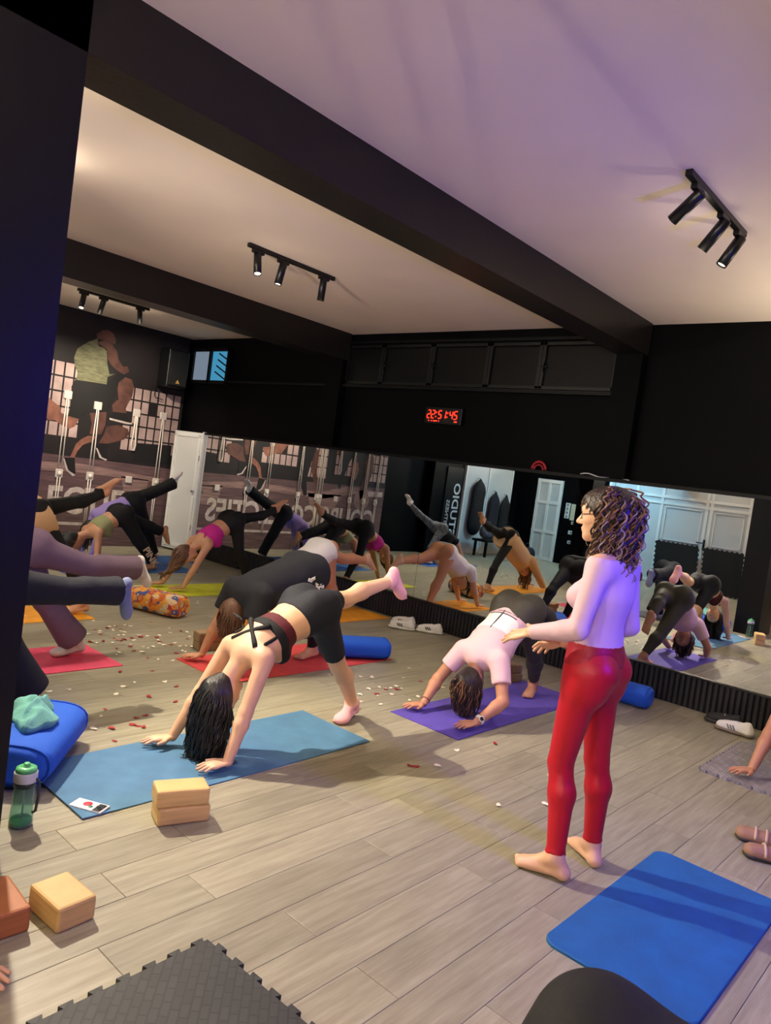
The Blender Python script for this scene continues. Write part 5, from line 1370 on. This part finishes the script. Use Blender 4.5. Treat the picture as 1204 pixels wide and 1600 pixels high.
# ---- phone on the mat
ph = empty('phone', (-2.855, 1.60, .0075), 'phone in a white case with a red flower sticker on the light blue mat', 'phone')
R = Matrix.Rotation(math.radians(28), 3, 'Z'); c0 = Vector((-2.855, 1.60, .0075))
def pp(x, y, z): return R @ Vector((x, y, z)) + c0
MB().box(pp(0, 0, .0045), (.155, .074, .009), R, bev=.004).build('case', mat('phone case', (236, 232, 228), .4), ph)
MB().box(pp(.052, -.004, .0096), (.036, .062, .0024), R, bev=.002).build('camera_island', mat('camera island', (58, 60, 64), .3), ph)
for a, b in ((.060, .012), (.060, -.016), (.044, -.002)): MB().lathe([(0, 0), (.009, 0), (.009, .0024), (.006, .003), (0, .0026)], pp(a, b, .0106), 14, R).build('camera_lens', M_BLACKMETAL, ph)
MB().lathe([(0, 0), (.020, 0), (.020, .0006), (0, .0006)], pp(-.012, .004, .009), 18, R).build('sticker', mat('red sticker', (190, 50, 70), .6), ph)
MB().lathe([(0, 0), (.010, 0), (.010, .0007), (0, .0007)], pp(.012, -.012, .009), 12, R).build('sticker', mat('green sticker', (60, 120, 80), .6), ph)

# ---- shoes
def sneaker(p, ang, label, up, sole, stripes=None, L=.27, roll=0.0):
    e = empty('sneaker', (p[0], p[1], 0), label, 'shoe', 'shoes left by the mirror')
    f = V3(math.cos(ang), math.sin(ang), 0); s = V3(-f[1], f[0], 0); b = V3(p[0], p[1], 0); z = V3(0, 0, 1)
    def q(a, c, h): return b + f*a + s*c + z*h
    P = [Prim('s', q(-.10, 0, .020), q(.0, 0, .020), .040, .040, .03, s, .48), Prim('s', q(.0, 0, .020), q(.105, .006, .022), .040, .046, .03, s, .44)]
    V, Q = volume(P, .0055); me = np_mesh('sole', V, Q); me.materials.append(sole); link('sole', me, e)
    P = [Prim('u', q(-.095, 0, .045), q(-.085, 0, .085), .036, .031, .03), Prim('u', q(-.08, 0, .045), q(.10, .005, .042), .037, .036, .03, s, .95), Prim('u', q(-.05, 0, .075), q(.06, 0, .055), .032, .030, .03)]
    g = Grid(P, .005); F = g.union(g.full(), P)
    hole = Prim('h', q(-.070, 0, .135), q(-.040, 0, .10), .030, .024); F = np.maximum(F, -g.union(g.full(), [hole]))
    F = np.maximum(F, g.plane(q(0, 0, .024), -z))
    V, Q = g.mesh(F); me = np_mesh('upper', V, Q); me.materials.append(up); link('upper', me, e)
    mb = MB()
    for k in range(4): mb.tube([tuple(q(.0+.018*k, c, .094-.006*k-9*c*c)) for c in (-.026, -.013, 0, .013, .026)], .0035, 6)
    mb.build('laces', mat('shoe lace', (232, 230, 226), .7), e)
    if stripes:
        for k in range(3):
            for e2 in (-1, 1): MB().tube([tuple(q(-.005+.020*k, e2*.042, .038)), tuple(q(.012+.020*k, e2*.039, .068))], .006, 6).build('stripe', stripes, e)
    return e
M_SHW = mat('white shoe mesh', (222, 220, 218), .6, bump=.4, bscale=150); M_SOLE = mat('shoe sole', (214, 212, 208), .5); M_SHB = mat('black shoe cloth', (20, 20, 22), .7); M_SOLB = mat('dark sole', (44, 40, 38), .6); M_GUM = mat('grey brown sole', (120, 106, 92), .6)
sneaker((-4.95, 6.18), math.radians(200), 'white sneaker on the left of the group by the mirror base', M_SHW, M_SOLE, M_SHB)
sneaker((-4.82, 6.00), math.radians(212), 'white sneaker nearest the camera in the group by the mirror base', M_SHW, M_SOLE, M_SHB)
sneaker((-4.60, 6.20), math.radians(215), 'white sneaker on the right of the group by the mirror base', M_SHW, M_SOLE, M_SHB)
sneaker((-1.50, 6.06), math.radians(182), 'white three-stripe sneaker near the puzzle mat at the right edge', M_SHW, M_GUM, mat('grey stripe', (120, 118, 116), .6))
sneaker((-1.62, 6.20), math.radians(184), 'black slip-on shoe behind the white three-stripe sneaker', M_SHB, M_SOLB)
# brown sandals at the right edge
def sandal(p, ang, label):
    e = empty('sandal', (p[0], p[1], 0), label, 'shoe', 'brown sandals')
    f = V3(math.cos(ang), math.sin(ang), 0); s = V3(-f[1], f[0], 0); b = V3(p[0], p[1], 0); z = V3(0, 0, 1)
    def q(a, c, h): return b + f*a + s*c + z*h
    V, Q = volume([Prim('s', q(-.10, 0, .015), q(.10, 0, .015), .038, .044, .02, s, .34)], .005); me = np_mesh('sole', V, Q); me.materials.append(M_SOLB); link('sole', me, e)
    V, Q = volume([Prim('u', q(-.02, 0, .035), q(.10, 0, .035), .044, .042, .02, s, .85), Prim('u', q(-.11, 0, .03), q(-.08, 0, .06), .036, .034, .02)], .0055); me = np_mesh('upper', V, Q); me.materials.append(mat('tan leather', (150, 112, 88), .6, bump=.3)); link('upper', me, e)
    mb = MB()
    for a in (.0, .05): mb.tube([tuple(q(a, .048*math.cos(t), .034+.042*math.sin(t))) for t in [math.pi*i/8 for i in range(9)]], .007, 6)
    mb.build('straps', mat('pale leather strap', (196, 168, 150), .6), e)
sandal((-.80, 4.14), math.radians(195), 'brown leather slipper at the right edge, back one of the pair')
sandal((-.72, 3.98), math.radians(205), 'brown leather slipper at the right edge, front one of the pair')

# ---- rose petals
def petal_mesh(seed, s):
    rd = random.Random(seed); V = [(0, 0, .002)]; n = 9
    for i in range(n):
        a = 2*math.pi*i/n; r = s*(1 + .25*math.sin(a*2+seed))*(1.0 if i else .6)
        V.append((r*math.cos(a), r*.8*math.sin(a), .0015 + .35*s*abs(math.sin(a+seed))*rd.uniform(.4, 1)))
    F = [(0, 1+i, 1+(i+1) % n) for i in range(n)]
    me = bpy.data.meshes.new('petal'); me.from_pydata(V, [], F); me.polygons.foreach_set('use_smooth', [True]*len(F)); return me
M_PW = mat('white petal', (238, 228, 206), .6); M_PR = mat('red petal', (150, 16, 30), .55)
PM = {}
for c, m in (('w', M_PW), ('r', M_PR)):
    PM[c] = []
    for k in range(3):
        me = petal_mesh(k+1, .015+.004*k); me.materials.append(m); PM[c].append(me)
rd = random.Random(77); spots = []
for cx, cy, sx, sy, n, red in ((-5.35, 3.15, .22, .28, 46, .35), (-5.05, 3.35, .2, .18, 26, .3), (-5.7, 3.0, .2, .15, 12, .3), (-3.55, 4.25, .25, .28, 26, .15), (-3.75, 1.95, .14, .20, 16, .35), (-3.6, 2.35, .3, .25, 10, .3), (-4.2, 2.6, .4, .4, 12, .3),
                            (-4.9, 2.95, .4, .3, 14, .4), (-3.4, 4.6, .2, .3, 10, .25), (-7.6, .9, .45, .35, 34, .1), (-8.0, .6, .4, .3, 20, .1), (-2.0, 3.7, .3, .3, 4, .3), (-6.4, 4.4, .4, .3, 8, .2), (-5.0, 4.2, .25, .3, 6, .3)):
    for _ in range(n): spots.append((rd.gauss(cx, sx), rd.gauss(cy, sy), 'r' if rd.random() < red else 'w'))
spots += [(-3.60, 2.25, 'r'), (-3.57, 2.27, 'r'), (-3.63, 2.24, 'r'), (-3.47, 2.04, 'r'), (-4.54, 2.65, 'r'), (-2.42, 3.25, 'r'), (-2.39, 3.27, 'r'), (-2.33, 3.40, 'w'), (-2.42, 3.70, 'w'), (-3.41, 4.29, 'r'), (-3.45, 4.2, 'r'), (-3.36, 2.45, 'w')]
MATR = [(-3.40, -2.75, 1.5, 3.33), (-3.12, -2.5, 3.82, 5.65), (-4.7, -4.0, 3.15, 4.95), (-5.28, -4.63, .98, 2.77), (-3.75, -3.05, 1.2, 1.95)]
for x, y, c in spots:
    if any(a < x < b and d < y < e for a, b, d, e in MATR): continue
    o = link('rose_petal', rd.choice(PM[c])); o.location = (x, y, .0003); o.rotation_euler = (0, 0, rd.uniform(0, 6.3))
    tag(o, 'small %s rose petal scattered on the plank floor' % ('white' if c == 'w' else 'red'), 'petal', '%s rose petals scattered on the floor' % ('white' if c == 'w' else 'red'))

# ---- things at the entrance end (mirror only)
def coat(p, lb, m, hgt=1.0, w=.2, dx=.09):
    e = empty('hanging_coat', (p[0], p[1], p[2]-hgt), lb, 'coat')
    V, Q = volume([Prim('c', V3(p[0]+dx, p[1], p[2]-.05), V3(p[0]+dx, p[1], p[2]-.30), .05, w*.9, .05, V3(0, 1, 0), .4), Prim('c', V3(p[0]+dx, p[1], p[2]-.30), V3(p[0]+dx, p[1]+.02, p[2]-hgt+.05), w*.9, w, .05, V3(0, 1, 0), .38)], .02)
    me = np_mesh('coat', V, Q); me.materials.append(m); link('coat', me, e)
    MB().tube([(p[0]+.02, p[1], p[2]), (p[0]+dx, p[1], p[2]), (p[0]+dx, p[1], p[2]-.05)], .008, 6).build('hook', M_BLACKMETAL, e)
coat((XW+.04, -1.72, 1.80), 'long black coat hanging on the white panel', F_BLACK, 1.15, .26)
coat((XW+.04, -2.45, 1.55), 'dark jacket hanging lower on the white panel', F_NAVY, .9, .22)
coat((XW+.04, -2.95, 1.50), 'second dark jacket hanging at the end of the white panel', F_BLACK, .85, .2)
bn = empty('bench', (-9.55, -2.3, 0), 'low dark bench under the hanging coats', 'bench')
MB().box((-9.55, -2.3, .38), (.40, 1.7, .05), bev=.01).build('seat', M_BLACKWOOD, bn)
for x in (-9.7, -9.4):
    for y in (-3.05, -1.55): MB().box((x, y, .178), (.05, .05, .355)).build('leg', M_BLACKWOOD, bn)
def bag(p, r, lb, m):
    V, Q = volume([Prim('b', V3(p[0], p[1]-r*.8, p[2]+r*.8), V3(p[0], p[1]+r*.8, p[2]+r*.8), r, r, .04, V3(0, 0, 1), .7)], .02)
    e = empty('bag', p, lb, 'bag'); me = np_mesh('bag_body', V, Q); me.materials.append(m); link('bag_body', me, e)
    MB().tube([(p[0], p[1]-r*.7, p[2]+r*1.5), (p[0], p[1]-r*.3, p[2]+r*2.3), (p[0], p[1]+r*.3, p[2]+r*2.3), (p[0], p[1]+r*.7, p[2]+r*1.5)], .012, 6).build('bag_handle', m, e)
bag((-9.5, -1.7, .46), .16, 'grey patterned bag on the bench', F_GREYLEG); bag((-9.5, -2.5, .46), .17, 'black bag in the middle of the bench', F_BLACK); bag((-9.0, -1.9, 0), .17, 'white tote bag on the floor by the bench', F_WHITE); bag((-9.05, -2.8, 0), .18, 'dark bag on the floor by the bench', F_NAVY)
bag((-4.9, -3.15, 0), .17, 'black bag on the floor by the leaning puzzle mats', F_BLACK); bag((-6.9, -3.1, 0), .2, 'dark bag on the floor by the wide white door', F_NAVY); bag((-6.4, -3.0, 0), .15, 'wine red bag on the floor by the wide white door', F_WINE)
